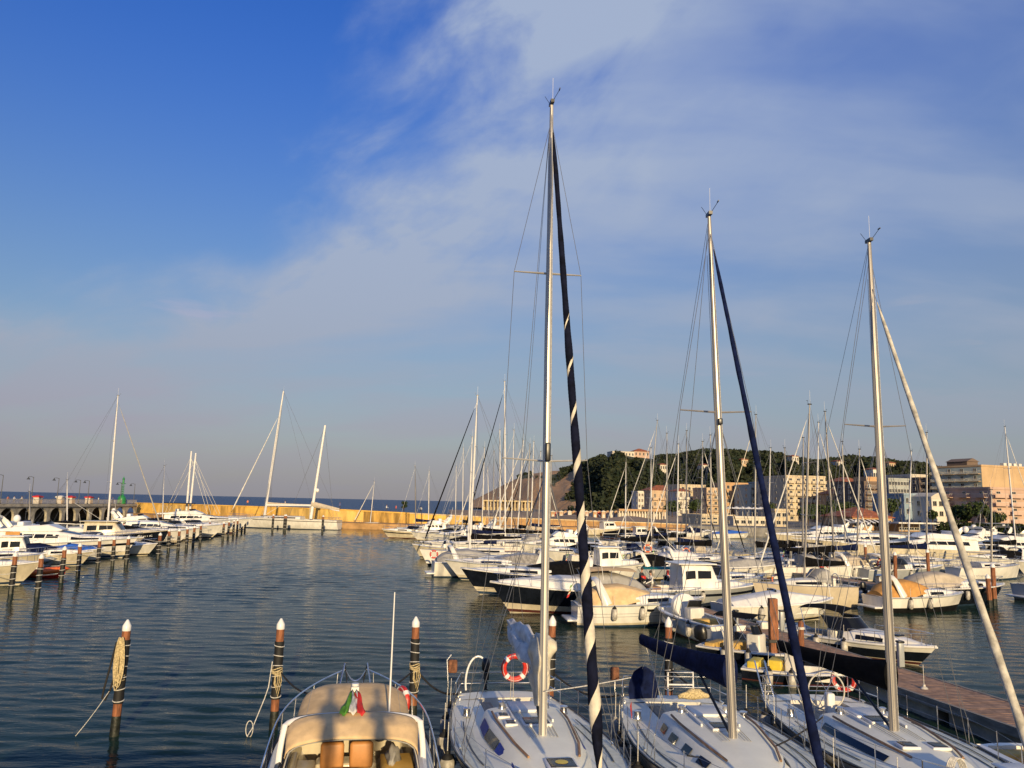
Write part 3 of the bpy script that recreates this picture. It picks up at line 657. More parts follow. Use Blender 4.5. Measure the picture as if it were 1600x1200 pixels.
for k, px in enumerate((72, 107, 123, 151)):
    t_ = on_pier(px); p = PA + pd * t_ + Vector((-pd.y, pd.x, 0)) * 2.0; l = empty('kiosk', (p.x, p.y, DECK), math.atan2(pd.y, pd.x)); tag(l, f'small red and white kiosk on the pier, {ORD[k + 1]} from the left', 'kiosk', 'kiosks on the pier')
    l.scale = (.7, .7, .72); extra(l, 'wall', palew, ((0, 0, 1.0), (1.9, 1.9, 2.0))); extra(l, 'counter', orangew, ((0, -1.0, .6), (1.7, .14, 1.1)))
    b = MB(); b.loft([[(-1.2, -1.2, 2.0), (1.2, -1.2, 2.0), (1.2, 1.2, 2.0), (-1.2, 1.2, 2.0)], [(-1.2, -1.2, 2.35), (1.2, -1.2, 2.35), (1.2, 1.2, 2.35), (-1.2, 1.2, 2.35)], [(-.3, -.3, 2.75), (.3, -.3, 2.75), (.3, .3, 2.75), (-.3, .3, 2.75)]]); b.build('roof', redp if k != 1 else whitew, l)

# ------------------------------------------------------------------ pontoons and the house behind the camera that shades the near berths
def pontoon(label, a, c, wid, z=.7, planks=True, name='pontoon'):
    a, c = Vector(a), Vector(c); L = (c - a).length; h = math.atan2((c - a).y, (c - a).x); r_ = empty(name, (a.x, a.y, 0), h); tag(r_, label, 'pontoon')
    n = int(L / 6)
    for k in range(n): extra(r_, 'float', concd, ((L * (k + .5) / n, 0, .12), (L / n - .5, wid * .86, .8)))
    extra(r_, 'edge_beam', teakg, ((L / 2, -wid / 2, z - .12), (L, .12, .26)), ((L / 2, wid / 2, z - .12), (L, .12, .26)))
    b = MB(); m_ = int(L / .19)
    for k in range(m_): b.box((k * .19 + .09, 0, z - .02 + random.uniform(-.003, .003)), (.172, wid - .13, .04))
    tag(b.build('planks', plank, r_, ang=0), kind='stuff')
    return r_
P0, P1 = Vector((15.4, 23.2, 0)), Vector((9.1, 54.5, 0))
pdv = (P1 - P0).normalized(); P2 = P1 + pdv * 62; Pm = P0 - pdv * 9
pontoon('long brown planked pontoon running away through the right-hand boats', Pm, P2, 2.3)
pontoon('planked pontoon further right with small boats nosed up to it', (31.0, 57, 0), (22, 103, 0), 2.0)
pontoon('distant pontoon catching orange light beyond the first masts', (10.5, 113, 0), (21, 115, 0), 2.0)
for (x0, x1, y0, y1, zt) in ((3.4, 60, -30, -12, 7.45),):
    b = MB(); b.box(((x0 + x1) / 2, (y0 + y1) / 2, zt / 2), (x1 - x0, y1 - y0, zt)); tag(b.build('quay_building_wall', creamw), kind='structure')
b = MB(); b.box((0, -12, .3), (120, 40, 1.8)); tag(b.build('quay', concrete), kind='structure')
b = MB(); b.box((0, -4.4, 4.85), (16, 8, .3)); tag(b.build('terrace_floor', concrete), kind='structure')
# ================================================================== boats
BOATS = []
class Hull:
    """local frame: +x bow, z=0 waterline; t 0 stern..1 bow, v 0 keel..1 sheer"""
    def __init__(s, L, B, fs, fb, draft=.4, rake=.14, tw=.85, p0=.26, p1=.85, full=2.3, tmax=.5, sheer=1.8, revt=0.0):
        s.L, s.B, s.fs, s.fb, s.dr, s.rake, s.tw, s.p0, s.p1, s.full, s.tm, s.sh, s.rv = L, B, fs, fb, draft, rake, tw, p0, p1, full, tmax, sheer, revt
    def hb(s, t):
        if t < s.tm: q = 1 - t / s.tm; return s.B / 2 * (s.tw + (1 - s.tw) * (1 - q * q))
        return s.B / 2 * max(0.0, 1 - ((t - s.tm) / (1 - s.tm)) ** s.full)
    def zs(s, t): return s.fs + (s.fb - s.fs) * t ** s.sh
    def x(s, t): return s.L * (t - .5)
    def pt(s, t, v, side):
        xs = s.L * (t - .5) - s.rv * (1 - t) ** 4 * (-1) * (v - .5)
        xk = s.L * (t * (1 - s.rake) - .5)
        x = lerp(xk, xs, v ** .85)
        w_ = s.hb(t) * v ** lerp(s.p0, s.p1, t * t)
        return (x, side * w_, lerp(-s.dr, s.zs(t), v))
    def t_of(s, x): return x / s.L + .5
    def shell(s, v0, v1, nt=22, nv=6, off=0.0):
        b = MB(); vs = [lerp(v0, v1, i / nv) for i in range(nv + 1)]; ts = [1 - (1 - i / nt) ** 1.35 for i in range(nt + 1)]
        for side in (-1, 1):
            rows = []
            for t in ts:
                row = []
                for v in vs:
                    p = s.pt(t, v, side); row.append((p[0] + (off if t > .97 else 0), p[1] + side * off, p[2]))
                rows.append(row)
            b.grid(rows)
        r0 = [s.pt(0, v, -1) for v in vs] + [s.pt(0, v, 1) for v in reversed(vs)]
        b.add(r0, [tuple(range(len(r0)))])
        if v1 < 1 or True:
            pass
        return b
    def deck(s, rec=None, ins=.985, drop=.02, cam=.06, nt=26):
        """deck sheet; rec = (x0, x1, half width, floor z) leaves a well"""
        d = MB(); ck = MB(); xs = sorted(set([s.x(1 - (1 - i / nt) ** 1.3) for i in range(nt + 1)] + ([rec[0], rec[1]] if rec else [])))
        def edge(x): t = min(max(s.t_of(x), 0), 1); return s.hb(t) * ins, s.zs(t) - drop
        for xa, xb in zip(xs, xs[1:]):
            (wa, za), (wb_, zb) = edge(xa), edge(xb)
            inside = rec and xa >= rec[0] - 1e-6 and xb <= rec[1] + 1e-6
            if not inside:
                fr = (-1, -.6, -.25, .25, .6, 1)
                d.grid([[(x, k * w_, z + cam * (1 - k * k)) for k in fr] for x, w_, z in ((xa, wa, za), (xb, wb_, zb))])
            else:
                for sd_ in (-1, 1):
                    ia, ib = min(rec[2], wa * .8), min(rec[2], wb_ * .8)
                    d.grid([[(xa, sd_ * wa, za), (xa, sd_ * ia, za + .02)], [(xb, sd_ * wb_, zb), (xb, sd_ * ib, zb + .02)]])
                    ck.grid([[(xa, sd_ * ia, za + .02), (xa, sd_ * ia * .96, rec[3])], [(xb, sd_ * ib, zb + .02), (xb, sd_ * ib * .96, rec[3])]])
                ck.grid([[(xa, -min(rec[2], wa * .8) * .96, rec[3]), (xa, min(rec[2], wa * .8) * .96, rec[3])], [(xb, -min(rec[2], wb_ * .8) * .96, rec[3]), (xb, min(rec[2], wb_ * .8) * .96, rec[3])]])
        if rec:
            for x in rec[:2]:
                w_, z = edge(x); i_ = min(rec[2], w_ * .8); ck.add([(x, -i_, rec[3]), (x, i_, rec[3]), (x, i_, z + .05), (x, -i_, z + .05)], [(0, 1, 2, 3)])
        return d, ck
    def rail(s, t0, t1, n, ins, h):
        return {sd_: [(s.x(t), sd_ * max(0, s.hb(t) - ins), s.zs(t) + h) for t in np.linspace(t0, t1, n)] for sd_ in (-1, 1)}

def cab_ring(x, wb, wt, zb, zt, cam=.05):
    h = zt - zb
    half = [(wb, zb), (wb * .33 + wt * .67, zb + .55 * h), (wt, zb + .85 * h), (wt * .93, zb + .95 * h), (wt * .8, zt), (wt * .4, zt + cam * .8)]
    return [(x, -y, z) for y, z in half] + [(x, 0, zt + cam)] + [(x, y, z) for y, z in reversed(half)]
def cab(st, cam=.05): b = MB(); b.loft([cab_ring(*q, cam) for q in st]); return b
def cab_at(st, x): xs = [q[0] for q in st]; return [interp(xs, [q[i] for q in st], x) for i in range(1, 5)]
def cab_side(st, x0, x1, v0, v1, sides=(-1, 1), off=.014, n=6, slant=0.0):
    out = []
    for sd_ in sides:
        b = MB(); rows = []
        for x in np.linspace(x0, x1, n):
            row = []
            for v in (v0, (v0 + v1) / 2, v1):
                xx = x + slant * (v - v0); wb, wt, zb, zt = cab_at(st, xx); row.append((xx, sd_ * (lerp(wb, wt, v) + off + .012 * math.sin(PI * v)), zb + .85 * v * (zt - zb)))
            rows.append(row)
        b.grid(rows); out.append(b)
    return out
def cab_top(st, x0, x1, w0, w1, off=.014, n=5, cam=.05):
    b = MB(); rows = []
    for x in np.linspace(x0, x1, n):
        wb, wt, zb, zt = cab_at(st, x); rows.append([(x + off, wt * .8 * k, zt + cam * (1 - abs(k) ** 1.5) + off) for k in np.linspace(w0, w1, 7)])
    b.grid(rows); return b

def outboard(parent, x, y, z, cowl, s=1.0, name='outboard_motor'):
    o = bpy.data.objects.new(name, None); C.objects.link(o); o.parent = parent; o.location = (x, y, z); o.empty_display_size = .1
    b = MB(); b.loft([[(cx + .25 * s * rx * math.cos(a) - .05, .17 * s * rx * math.sin(a), zz * s) for a in np.linspace(0, 2 * PI, 12, endpoint=False)] for zz, rx, cx in ((.28, .7, -.02), (.34, 1, -.03), (.6, 1.05, -.05), (.74, .85, -.06), (.8, .4, -.06))]); b.build('cowling', cowl, o)
    b = MB(); b.box((-.06 * s, 0, -.05 * s), (.16 * s, .1 * s, .68 * s)); b.box((.1 * s, 0, .12 * s), (.22 * s, .2 * s, .3 * s)); b.box((-.08 * s, 0, -.42 * s), (.5 * s, .16 * s, .03)); b.build('leg', blackm, o)
    return o
def ring_mb(c, Rr, r, axis='x', flat=1.0, n=24):
    pts = []
    for k in range(n):
        a = 2 * PI * k / n; u, v = Rr * math.cos(a), Rr * math.sin(a)
        pts.append((c[0], c[1] + u, c[2] + v) if axis == 'x' else (c[0] + u, c[1], c[2] + v) if axis == 'y' else (c[0] + u, c[1] + v, c[2]))
    b = MB(); b.tube(pts, r, 8, closed=True, flat=flat); return b
def life_ring(label, loc, rz, s=.32, m_=None, tilt=0):
    l = empty('life_ring', loc, rz); l.rotation_euler = (0, tilt, rz); tag(l, label, 'life ring', 'life rings on the boats')
    ring_mb((0, 0, 0), s, s * .24, 'x').build('ring', m_ or orangep, l)
    for k in range(4):
        a = PI / 4 + k * PI / 2; b = MB(); c = (0, s * math.cos(a), s * math.sin(a)); t_ = (0, -math.sin(a), math.cos(a))
        b.tube([tuple(c[i] + t_[i] * q for i in range(3)) for q in (-.05, .05)], s * .27, 10); b.build('white_band', whitep, l)
    ring_mb((s * .2, 0, 0), s * 1.1, .009, 'x').build('grab_line', ropew, l)
    return l
def fender(label, p, s=1.0, m_=None, lean=0.0, col='fenders hung along the hulls'):
    f = empty('fender', p); f.rotation_euler = (lean, 0, random.uniform(-.5, .5)); tag(f, label, 'fender', col)
    b = MB(); r_ = .13 * s; h = .62 * s
    b.lathe([(.03, -h / 2), (r_ * .6, -h / 2 + .03), (r_, -h / 2 + .11 * s), (r_ * 1.02, 0), (r_, h / 2 - .11 * s), (r_ * .6, h / 2 - .03), (.035, h / 2)], n=14); b.build('body', m_ or fend, f)
    b = MB(); b.lathe([(r_ * .99, h / 2 - .13 * s), (r_ * .66, h / 2 - .02), (.05, h / 2 + .02), (.045, h / 2 + .08)], n=14); b.build('end_cap', rubber if not m_ else m_, f)
    b = MB(); b.tube([(0, 0, h / 2 + .05), (.01, .01, h / 2 + .55 * s)], .01, 5); b.build('lanyard', ropew, f)
    return f
def rope(label, a, c, sag, r_=.018, m_=None, name='mooring_rope', n=14, extra_pts=None):
    a, c = Vector(a), Vector(c); pts = [lerp(a, c, k / n) + Vector((0, 0, -sag * 4 * (k / n) * (1 - k / n))) for k in range(n + 1)]
    b = MB(); b.tube([p - a for p in pts], r_, 6); o = b.build(name, m_ or roped); o.location = a; return tag(o, label, 'rope')

# ------------------------------------------------------------------ motor boats
def motor_boat(label, pos, head, L, B, style='express', hull=None, bottom=None, stripe=None, cover=None, fs=.9, fb=1.35, vb=.42, arch=True, rail=True, name='motor_boat', group=None, cat='motor boat',
               hull2=None, dome=False, fly=True, bimini=None, engine=None, sup=None, seatc=None, portholes=0, cabw=None, forecover=None, tw=.86, rake=.2):
    hull = hull or white; bottom = bottom or hull; sup = sup or white
    r_ = empty(name, pos, head); tag(r_, label, cat, group)
    H = Hull(L, B, fs, fb, draft=.45, rake=rake, tw=tw, p0=.22, p1=.95, full=2.5 if style != 'rib' else 3)
    if style == 'rib':
        ts = np.linspace(0, 1, 13); path = [(-L / 2 + L * .92 * t, -B / 2 * .72 * (1 - max(0, (t - .6) / .4) ** 2.4), .42 + .28 * t ** 2) for t in ts]
        path = path + [(L / 2 - .05, 0, .72)] + [(x, -y, z) for x, y, z in reversed(path)]
        rr = [.15] + [.24] * (len(path) - 2) + [.15]
        b = MB(); b.tube(path, rr, 10); b.build('inflatable_collar', hull, r_)
        b = MB(); b.loft([[(x, -w_, z0 + .35), (x, 0, z0), (x, w_, z0 + .35)] for x, w_, z0 in ((-L / 2 + .1, B * .3, -.2), (0, B * .32, -.2), (L * .3, B * .2, -.1), (L * .46, .02, .35))], closed=True); b.build('hull', bottom, r_)
        b = MB(); b.rbox((-.1 * L, 0, .62), (.5, .6, .8), .06); b.build('console', white2, r_)
        b = MB(); b.rbox((-.26 * L, 0, .55), (.5, B * .4, .45), .06); b.build('seat', cover or seatc or blackc, r_)
        if cover:
            b = MB(); st = [(-.2 * L, .3, .2, .5, 1.2), (-.1 * L, .42, .28, .5, 1.45), (.05 * L, .4, .2, .5, 1.1)]; cab(st).build('cover', cover, r_)
        if engine: outboard(r_, -L / 2 - .05, 0, .55, engine, 1.1)
        return r_, H
    H.shell(0, vb, nv=4).build('hull_bottom', bottom, r_)
    H.shell(vb, 1, nv=7).build('hull', hull, r_)
    if stripe: H.shell(.70, .80, nv=1, off=.012).build('hull_stripe', stripe, r_)
    if hull2: H.shell(hull2[0], 1, nv=3, off=.008).build('topsides_band', hull2[1], r_)
    vw = .45 / (.45 + fs); H.shell(vw - .03, vw + .05, nv=1, off=.006).build('boot_stripe', [navy, blackm, hullred, aflblue][int(abs(pos[0]) * 7) % 4], r_)
    b = MB()
    for sd_ in (-1, 1): b.tube([(H.x(t), sd_ * (H.hb(t) + .005), H.zs(t) - .05) for t in np.linspace(0, 1, 24)], .045, 6)
    b.build('rub_rail', sup if hull != white else greyh, r_)
    def open_well(x0, x1, zf=.45):
        d, ck = H.deck((x0, x1, B * .40, zf)); d.build('deck', sup, r_); ck.build('cockpit', white2, r_)
    def arch_mb(x, hgt, sweep, r=.09, wid=.46):
        b = MB(); t = H.t_of(x); z = H.zs(t); w_ = H.hb(t) * wid * 2
        b.tube([(x + sweep * q, w_ * (1 - .22 * q) * k, z + hgt * q) for k, q in ((-1, 0), (-1, .5), (-.97, .85), (-.8, 1.0), (0, 1.06), (.8, 1.0), (.97, .85), (1, .5), (1, 0))], [r * 1.5, r * 1.25, r, r, r, r, r, r * 1.25, r * 1.5], 8, flat=2.2); return b
    def bow_rail(t0=.5, h=.5, n=6):
        rl = H.rail(t0, .985, 12, .07, h); b = MB(); b.tube(rl[-1] + list(reversed(rl[1])), .018, 5); b.build('bow_rail', steel, r_)
        for sd_ in (-1, 1):
            for t in np.linspace(t0, .95, n):
                b = MB(); y = sd_ * max(0, H.hb(t) - .07); b.tube([(H.x(t), y, H.zs(t) - .05), (H.x(t), y, H.zs(t) + h)], .014, 5); b.build('stanchion', steel, r_)
    X = lambda t: L * (t - .5)
    def shield(x0, x1, z, h, w0, rk, m_=glass):
        b = MB(); rows = [[], []]
        for a in np.linspace(-PI / 2, PI / 2, 15):
            xx = x0 + (x1 - x0) * math.cos(a) ** .6 if math.cos(a) > 0 else x0; yy = w0 * math.sin(a)
            rows[0].append((xx, yy, z)); rows[1].append((xx - rk, yy * .86, z + h))
        b.grid(rows); b.build('windscreen', m_, r_); b = MB(); b.tube(rows[1], .022, 5); b.build('windscreen_frame', steel, r_)
    if style in ('express', 'day'):
        x0, x1 = X(.05), X(.47); open_well(x0, x1, max(.35, fs - .55))
        zd = H.zs(.5)
        st = [(X(.44), B * .40, B * .34, zd - .1, zd + .34), (X(.52), B * .39, B * .33, zd - .1, zd + .42), (X(.66), B * .33, B * .26, H.zs(.66) - .1, H.zs(.66) + .34), (X(.82), B * .20, B * .14, H.zs(.82) - .1, H.zs(.82) + .16), (X(.92), .16, .08, H.zs(.92) - .1, H.zs(.92) + .02)]
        cab(st).build('foredeck_trunk', sup, r_)
        for q in cab_side(st, X(.53), X(.70), .35, .8): q.build('window', glass, r_)
        b = MB(); z_ = interp([q[0] for q in st], [q[4] for q in st], X(.74)); b.rbox((X(.74), 0, z_ + .06), (.5, .5, .06), .02); b.build('hatch', glassb, r_)
        if not cover: shield(X(.34), X(.55), zd + .34, .55, B * .38, .5, glass)
        b = MB(); b.rbox((X(-.035), 0, .32), (L * .08, B * .74, .12), .04); b.build('swim_platform', sup, r_)
        for sd_ in (-1, 1):
            b = MB(); b.rbox((X(.16), sd_ * B * .26, fs - .18), (L * .18, B * .2, .42), .06); b.build('seat', seatc or beige, r_)
            b = MB(); b.rbox((X(.34), sd_ * B * .2, fs + .02), (.5, .5, .75), .08); b.build('helm_seat', seatc or white2, r_)
        if cover:
            z = fs; st2 = [(X(.03), B * .38, B * .22, z - .03, z + .22), (X(.09), B * .41, B * .28, z - .03, z + .62), (X(.20), B * .42, B * .30, z - .02, z + .92), (X(.34), B * .42, B * .30, z + .02, z + .98), (X(.46), B * .38, B * .26, z + .2, z + .80), (X(.57), B * .30, B * .20, zd + .30, zd + .44)]
            cab(st2, .1).build('canvas_cover', cover, r_)
        if bimini:
            z = fs + 1.15; b = MB(); rows = [[(X(t), w_ * B * .36, z + .14 * (1 - w_ * w_) + .1 * math.sin(PI * (t - .1) / .34)) for w_ in np.linspace(-1, 1, 9)] for t in np.linspace(.1, .44, 7)]
            b.grid(rows); b.build('bimini', bimini, r_)
            for t in (.12, .27, .42):
                b = MB(); b.tube([(X(t * .6 + .1), -B * .4, fs), (X(t), -B * .36, z), (X(t), 0, z + .13), (X(t), B * .36, z), (X(t * .6 + .1), B * .4, fs)], .016, 5); b.build('bimini_frame', steel, r_)
        if arch: arch_mb(X(.22), 1.25, -.5, .08).build('radar_arch', sup, r_)
        if forecover:
            st3 = [(X(.40), B * .44, B * .36, zd, zd + .62), (X(.55), B * .43, B * .34, zd - .02, zd + .66), (X(.78), B * .30, B * .2, H.zs(.78) - .02, H.zs(.78) + .36), (X(.95), .14, .06, H.zs(.95) - .02, H.zs(.95) + .08)]; cab(st3).build('foredeck_cover', forecover, r_)
        if rail: bow_rail()
    elif style == 'fly':
        d, ck = H.deck((X(.03), X(.2), B * .38, fs - .3)); d.build('deck', sup, r_); ck.build('cockpit', white2, r_)
        zd = H.zs(.4)
        st = [(X(.16), B * .42, B * .37, fs - .05, zd + 1.15), (X(.30), B * .43, B * .38, fs, zd + 1.25), (X(.50), B * .42, B * .36, H.zs(.5) - .05, zd + 1.2), (X(.66), B * .36, B * .28, H.zs(.66) - .05, H.zs(.66) + .55), (X(.84), B * .18, B * .12, H.zs(.84) - .05, H.zs(.84) + .22), (X(.93), .16, .1, H.zs(.93) - .05, H.zs(.93) + .03)]
        cab(st, .08).build('saloon', sup, r_)
        for q in cab_side(st, X(.22), X(.52), .50, .86, slant=.3): q.build('saloon_window', glass, r_)
        for q in cab_side(st, X(.60), X(.78), .35, .75): q.build('window', glass, r_)
        cab_top(st, X(.515), X(.645), -.98, .98, .02, cam=.08).build('windscreen', glass, r_)
        for t in (.3, .37, .44):
            for q in cab_side(st, X(t), X(t) + .10, .48, .88, off=.024, n=2, slant=.3): q.build('window_pillar', sup, r_)
        if fly:
            zf = zd + 1.22; sf = [(X(.08), B * .38, B * .36, zf - .12, zf + .06), (X(.17), B * .40, B * .38, zf - .1, zf + .14), (X(.30), B * .40, B * .38, zf - .1, zf + .50), (X(.45), B * .36, B * .32, zf - .05, zf + .62), (X(.53), B * .26, B * .2, zf, zf + .1)]
            cab(sf, .02).build('flybridge', sup, r_)
            b = MB(); rows = [[], []]
            for a in np.linspace(-PI / 2.1, PI / 2.1, 11): rows[0].append((X(.40) + B * .2 * math.cos(a), B * .33 * math.sin(a), zf + .5)); rows[1].append((X(.40) + B * .2 * math.cos(a) - .3, B * .31 * math.sin(a), zf + .85))
            b.grid(rows); b.build('fly_windscreen', glass, r_)
            b = MB(); b.rbox((X(.27), 0, zf + .6), (.6, B * .5, .5), .1); b.build('fly_seat', seatc or whitep, r_)
            if arch:
                b = MB(); b.tube([(X(.14) - .9 * q, B * .38 * k, zf + .1 + 1.15 * q) for k, q in ((-1, 0), (-1, .5), (-.9, .9), (-.7, 1), (0, 1.04), (.7, 1), (.9, .9), (1, .5), (1, 0))], [.16, .14, .1, .1, .1, .1, .1, .14, .16], 8, flat=2.4); b.build('radar_arch', sup, r_)
                b = MB(); b.lathe([(.28, 0), (.3, .12), (.22, .3), (.05, .36)], (X(.14) - .9, 0, zf + 1.32), 12); b.build('radar_dome', whitep, r_)
                b = MB(); b.tube([(X(.14) - .8, B * .2, zf + 1.2), (X(.14) - 1.1, B * .2, zf + 3.0)], .02, 5); b.build('antenna', whitep, r_)
            if bimini:
                z = zf + 1.75; b = MB(); b.grid([[(X(t), w_ * B * .38, z + .12 * (1 - w_ * w_)) for w_ in np.linspace(-1, 1, 7)] for t in np.linspace(.13, .42, 6)]); b.build('bimini', bimini, r_)
                for t in (.14, .41):
                    b = MB(); b.tube([(X(t * .5 + .14), -B * .36, zf + .3), (X(t), -B * .38, z), (X(t), 0, z + .11), (X(t), B * .38, z), (X(t * .5 + .14), B * .36, zf + .3)], .018, 5); b.build('bimini_frame', steel, r_)
        b = MB(); b.rbox((X(-.03), 0, .35), (L * .07, B * .78, .12), .04); b.build('swim_platform', teakg, r_)
        if dome:
            b = MB(); b.ell((X(.2), B * .2, zd + 2.3), (.35, .35, .4)); b.build('satellite_dome', whitep, r_)
        if cover: cab([(X(.05), B * .42, B * .38, fs, zd + 1.0), (X(.165), B * .43, B * .39, fs, zd + 1.12)]).build('cockpit_enclosure', cover, r_)
        if rail: bow_rail(.45, .62, 8)
    elif style == 'pilot':
        open_well(X(.04), X(.36), max(.3, fs - .5)); zd = H.zs(.5); hh = 1.45
        st = [(X(.34), B * .36, B * .33, fs - .1, zd + hh), (X(.42), B * .38, B * .34, fs, zd + hh + .05), (X(.58), B * .36, B * .32, H.zs(.58) - .05, zd + hh), (X(.63), B * .33, B * .27, H.zs(.63) - .05, zd + .5), (X(.80), B * .2, B * .14, H.zs(.8) - .05, H.zs(.8) + .25), (X(.9), .14, .1, H.zs(.9) - .05, H.zs(.9) + .03)]
        cab(st).build('wheelhouse', sup, r_)
        for q in cab_side(st, X(.365), X(.44), .52, .90): q.build('window', glass, r_)
        for q in cab_side(st, X(.46), X(.565), .52, .90): q.build('window', glass, r_)
        cab_top(st, X(.583), X(.627), -.95, .95, .02).build('windscreen', glass, r_)
        b = MB(); b.rbox((X(.455), 0, zd + hh + .10), (L * .30, B * .78, .08), .03); b.build('roof', sup, r_)
        b = MB(); b.rbox((X(.15), 0, fs - .1), (.7, B * .5, .5), .05); b.build('engine_box', seatc or white2, r_)
        if cover: cab([(X(.05), B * .40, B * .34, fs, zd + hh - .2), (X(.34), B * .38, B * .34, fs, zd + hh + .02)]).build('canvas_cover', cover, r_)
        if rail: bow_rail(.6, .45, 5)
    elif style == 'open':
        open_well(X(.05), X(.80), max(.22, fs - .5)); zf = max(.22, fs - .5)
        b = MB(); b.rbox((X(.46), 0, zf + .5), (.6, B * .36, 1.0), .07); b.build('console', white2, r_)
        shield(X(.46), X(.46) + .25, zf + 1.0, .35, B * .18, .12)
        b = MB(); b.rbox((X(.30), 0, zf + .3), (.55, B * .55, .55), .07); b.build('seat', seatc or cushy, r_)
        b = MB(); b.rbox((X(.10), 0, zf + .24), (.45, B * .7, .45), .06); b.build('bench', seatc or cushy, r_)
        if cover: cab([(X(.05), B * .43, B * .3, fs, fs + .2), (X(.3), B * .45, B * .3, fs, fs + .5), (X(.5), B * .44, B * .28, fs, fs + .75), (X(.75), B * .3, B * .18, H.zs(.75), H.zs(.75) + .3), (X(.95), .12, .06, H.zs(.95), H.zs(.95) + .05)]).build('canvas_cover', cover, r_)
        if bimini:
            z = fs + 1.35; b = MB(); b.grid([[(X(t), w_ * B * .40, z + .12 * (1 - w_ * w_)) for w_ in np.linspace(-1, 1, 7)] for t in np.linspace(.15, .5, 6)]); b.build('bimini', bimini, r_)
            for t in (.17, .48):
                b = MB(); b.tube([(X(.33), -B * .42, fs), (X(t), -B * .40, z), (X(t), 0, z + .11), (X(t), B * .40, z), (X(.33), B * .42, fs)], .016, 5); b.build('bimini_frame', steel, r_)
        if rail: bow_rail(.7, .32, 3)
    if portholes:
        for k in range(portholes):
            t = .56 + .13 * k; v = .80
            for sd_ in (-1, 1):
                p = Vector(H.pt(t, v, sd_)); q = Vector(H.pt(t + .02, v, sd_)); tx = (q - p).normalized(); b = MB()
                b.add([p + tx * (.22 * math.cos(a)) + Vector((0, sd_ * .02, .09 * math.sin(a))) for a in np.linspace(0, 2 * PI, 14, endpoint=False)], [tuple(range(14))]); b.build('porthole', glass, r_)
    if style in ('express', 'pilot', 'day'):
        zz = fs + (1.2 if style != 'pilot' else 2.0); b = MB(); b.tube([(X(.24 if style != 'pilot' else .42), B * .2, zz), (X(.20), B * .2, zz + 1.9)], .014, 5); b.build('antenna', whitep, r_)
        if int(abs(pos[1]) * 13) % 3 == 0:
            b = MB(); b.tube([(X(.02), -B * .2, fs), (X(-.03), -B * .2, fs + 1.1)], .015, 5); fs_ = b.build('flagstaff', steel, r_)
            for k_, m_ in enumerate((mat('cloth_green', (.10, .30, .03), .8), mat('cloth_white', (.62, .60, .55), .8), mat('cloth_red', (.55, .03, .03), .8))):
                b = MB(); b.grid([[(X(-.03) + .02 - .05 * i - .03 * k_, -B * .2 + .05 * math.sin(i * 1.7 + k_), fs + 1.05 - .10 * k_ - .16 * i) for i in range(4)], [(X(-.03) - .10 - .05 * i - .03 * k_, -B * .2 + .05 * math.sin(i * 1.7 + k_ + 1), fs + .98 - .10 * k_ - .16 * i) for i in range(4)]]); b.build('flag', m_, fs_)
    if engine: outboard(r_, -L / 2 - .12, 0, fs - .25, engine, 1.25)
    BOATS.append((r_, H, L))
    return r_, H

# ------------------------------------------------------------------ sailing boats
def furl(a, c, r0, r1, mats, n=40, seg=10, turns=0, frac=.3, start=.0, wob=.1):
    """a rolled sail on a stay from the bow (a) to the mast (c); optional spiral stripe"""
    b = MB(); a, c = Vector(a), Vector(c); pts = [lerp(a, c, k / n) for k in range(n + 1)]
    fr = frames(pts); rings = []; tw = 2 * PI * turns / n
    for k, (p, u, v) in enumerate(fr):
        q = k / n; rr = (lerp(r0, r1, q) * (1 + wob * math.sin(q * 37) * .5 + wob * math.sin(q * 91 + 1) * .35)) * min(1, .35 + q * 14) * min(1, .3 + (1 - q) * 12)
        rings.append([p + u * (rr * math.cos(2 * PI * j / seg + tw * k)) + v * (rr * math.sin(2 * PI * j / seg + tw * k)) for j in range(seg)])
    vs = [p for r_ in rings for p in r_]; b.v = [tuple(p) for p in vs]
    for i in range(n):
        for j in range(seg):
            k = (j + 1) % seg; b.f.append((i * seg + j, i * seg + k, (i + 1) * seg + k, (i + 1) * seg + j))
            b.m.append(1 if turns and abs(j - seg * .3) < seg * .5 * frac * max(0, 1 - i / n * 1.55) ** .8 else 0)
    return b.build('furled_sail', mats if turns else mats[0])
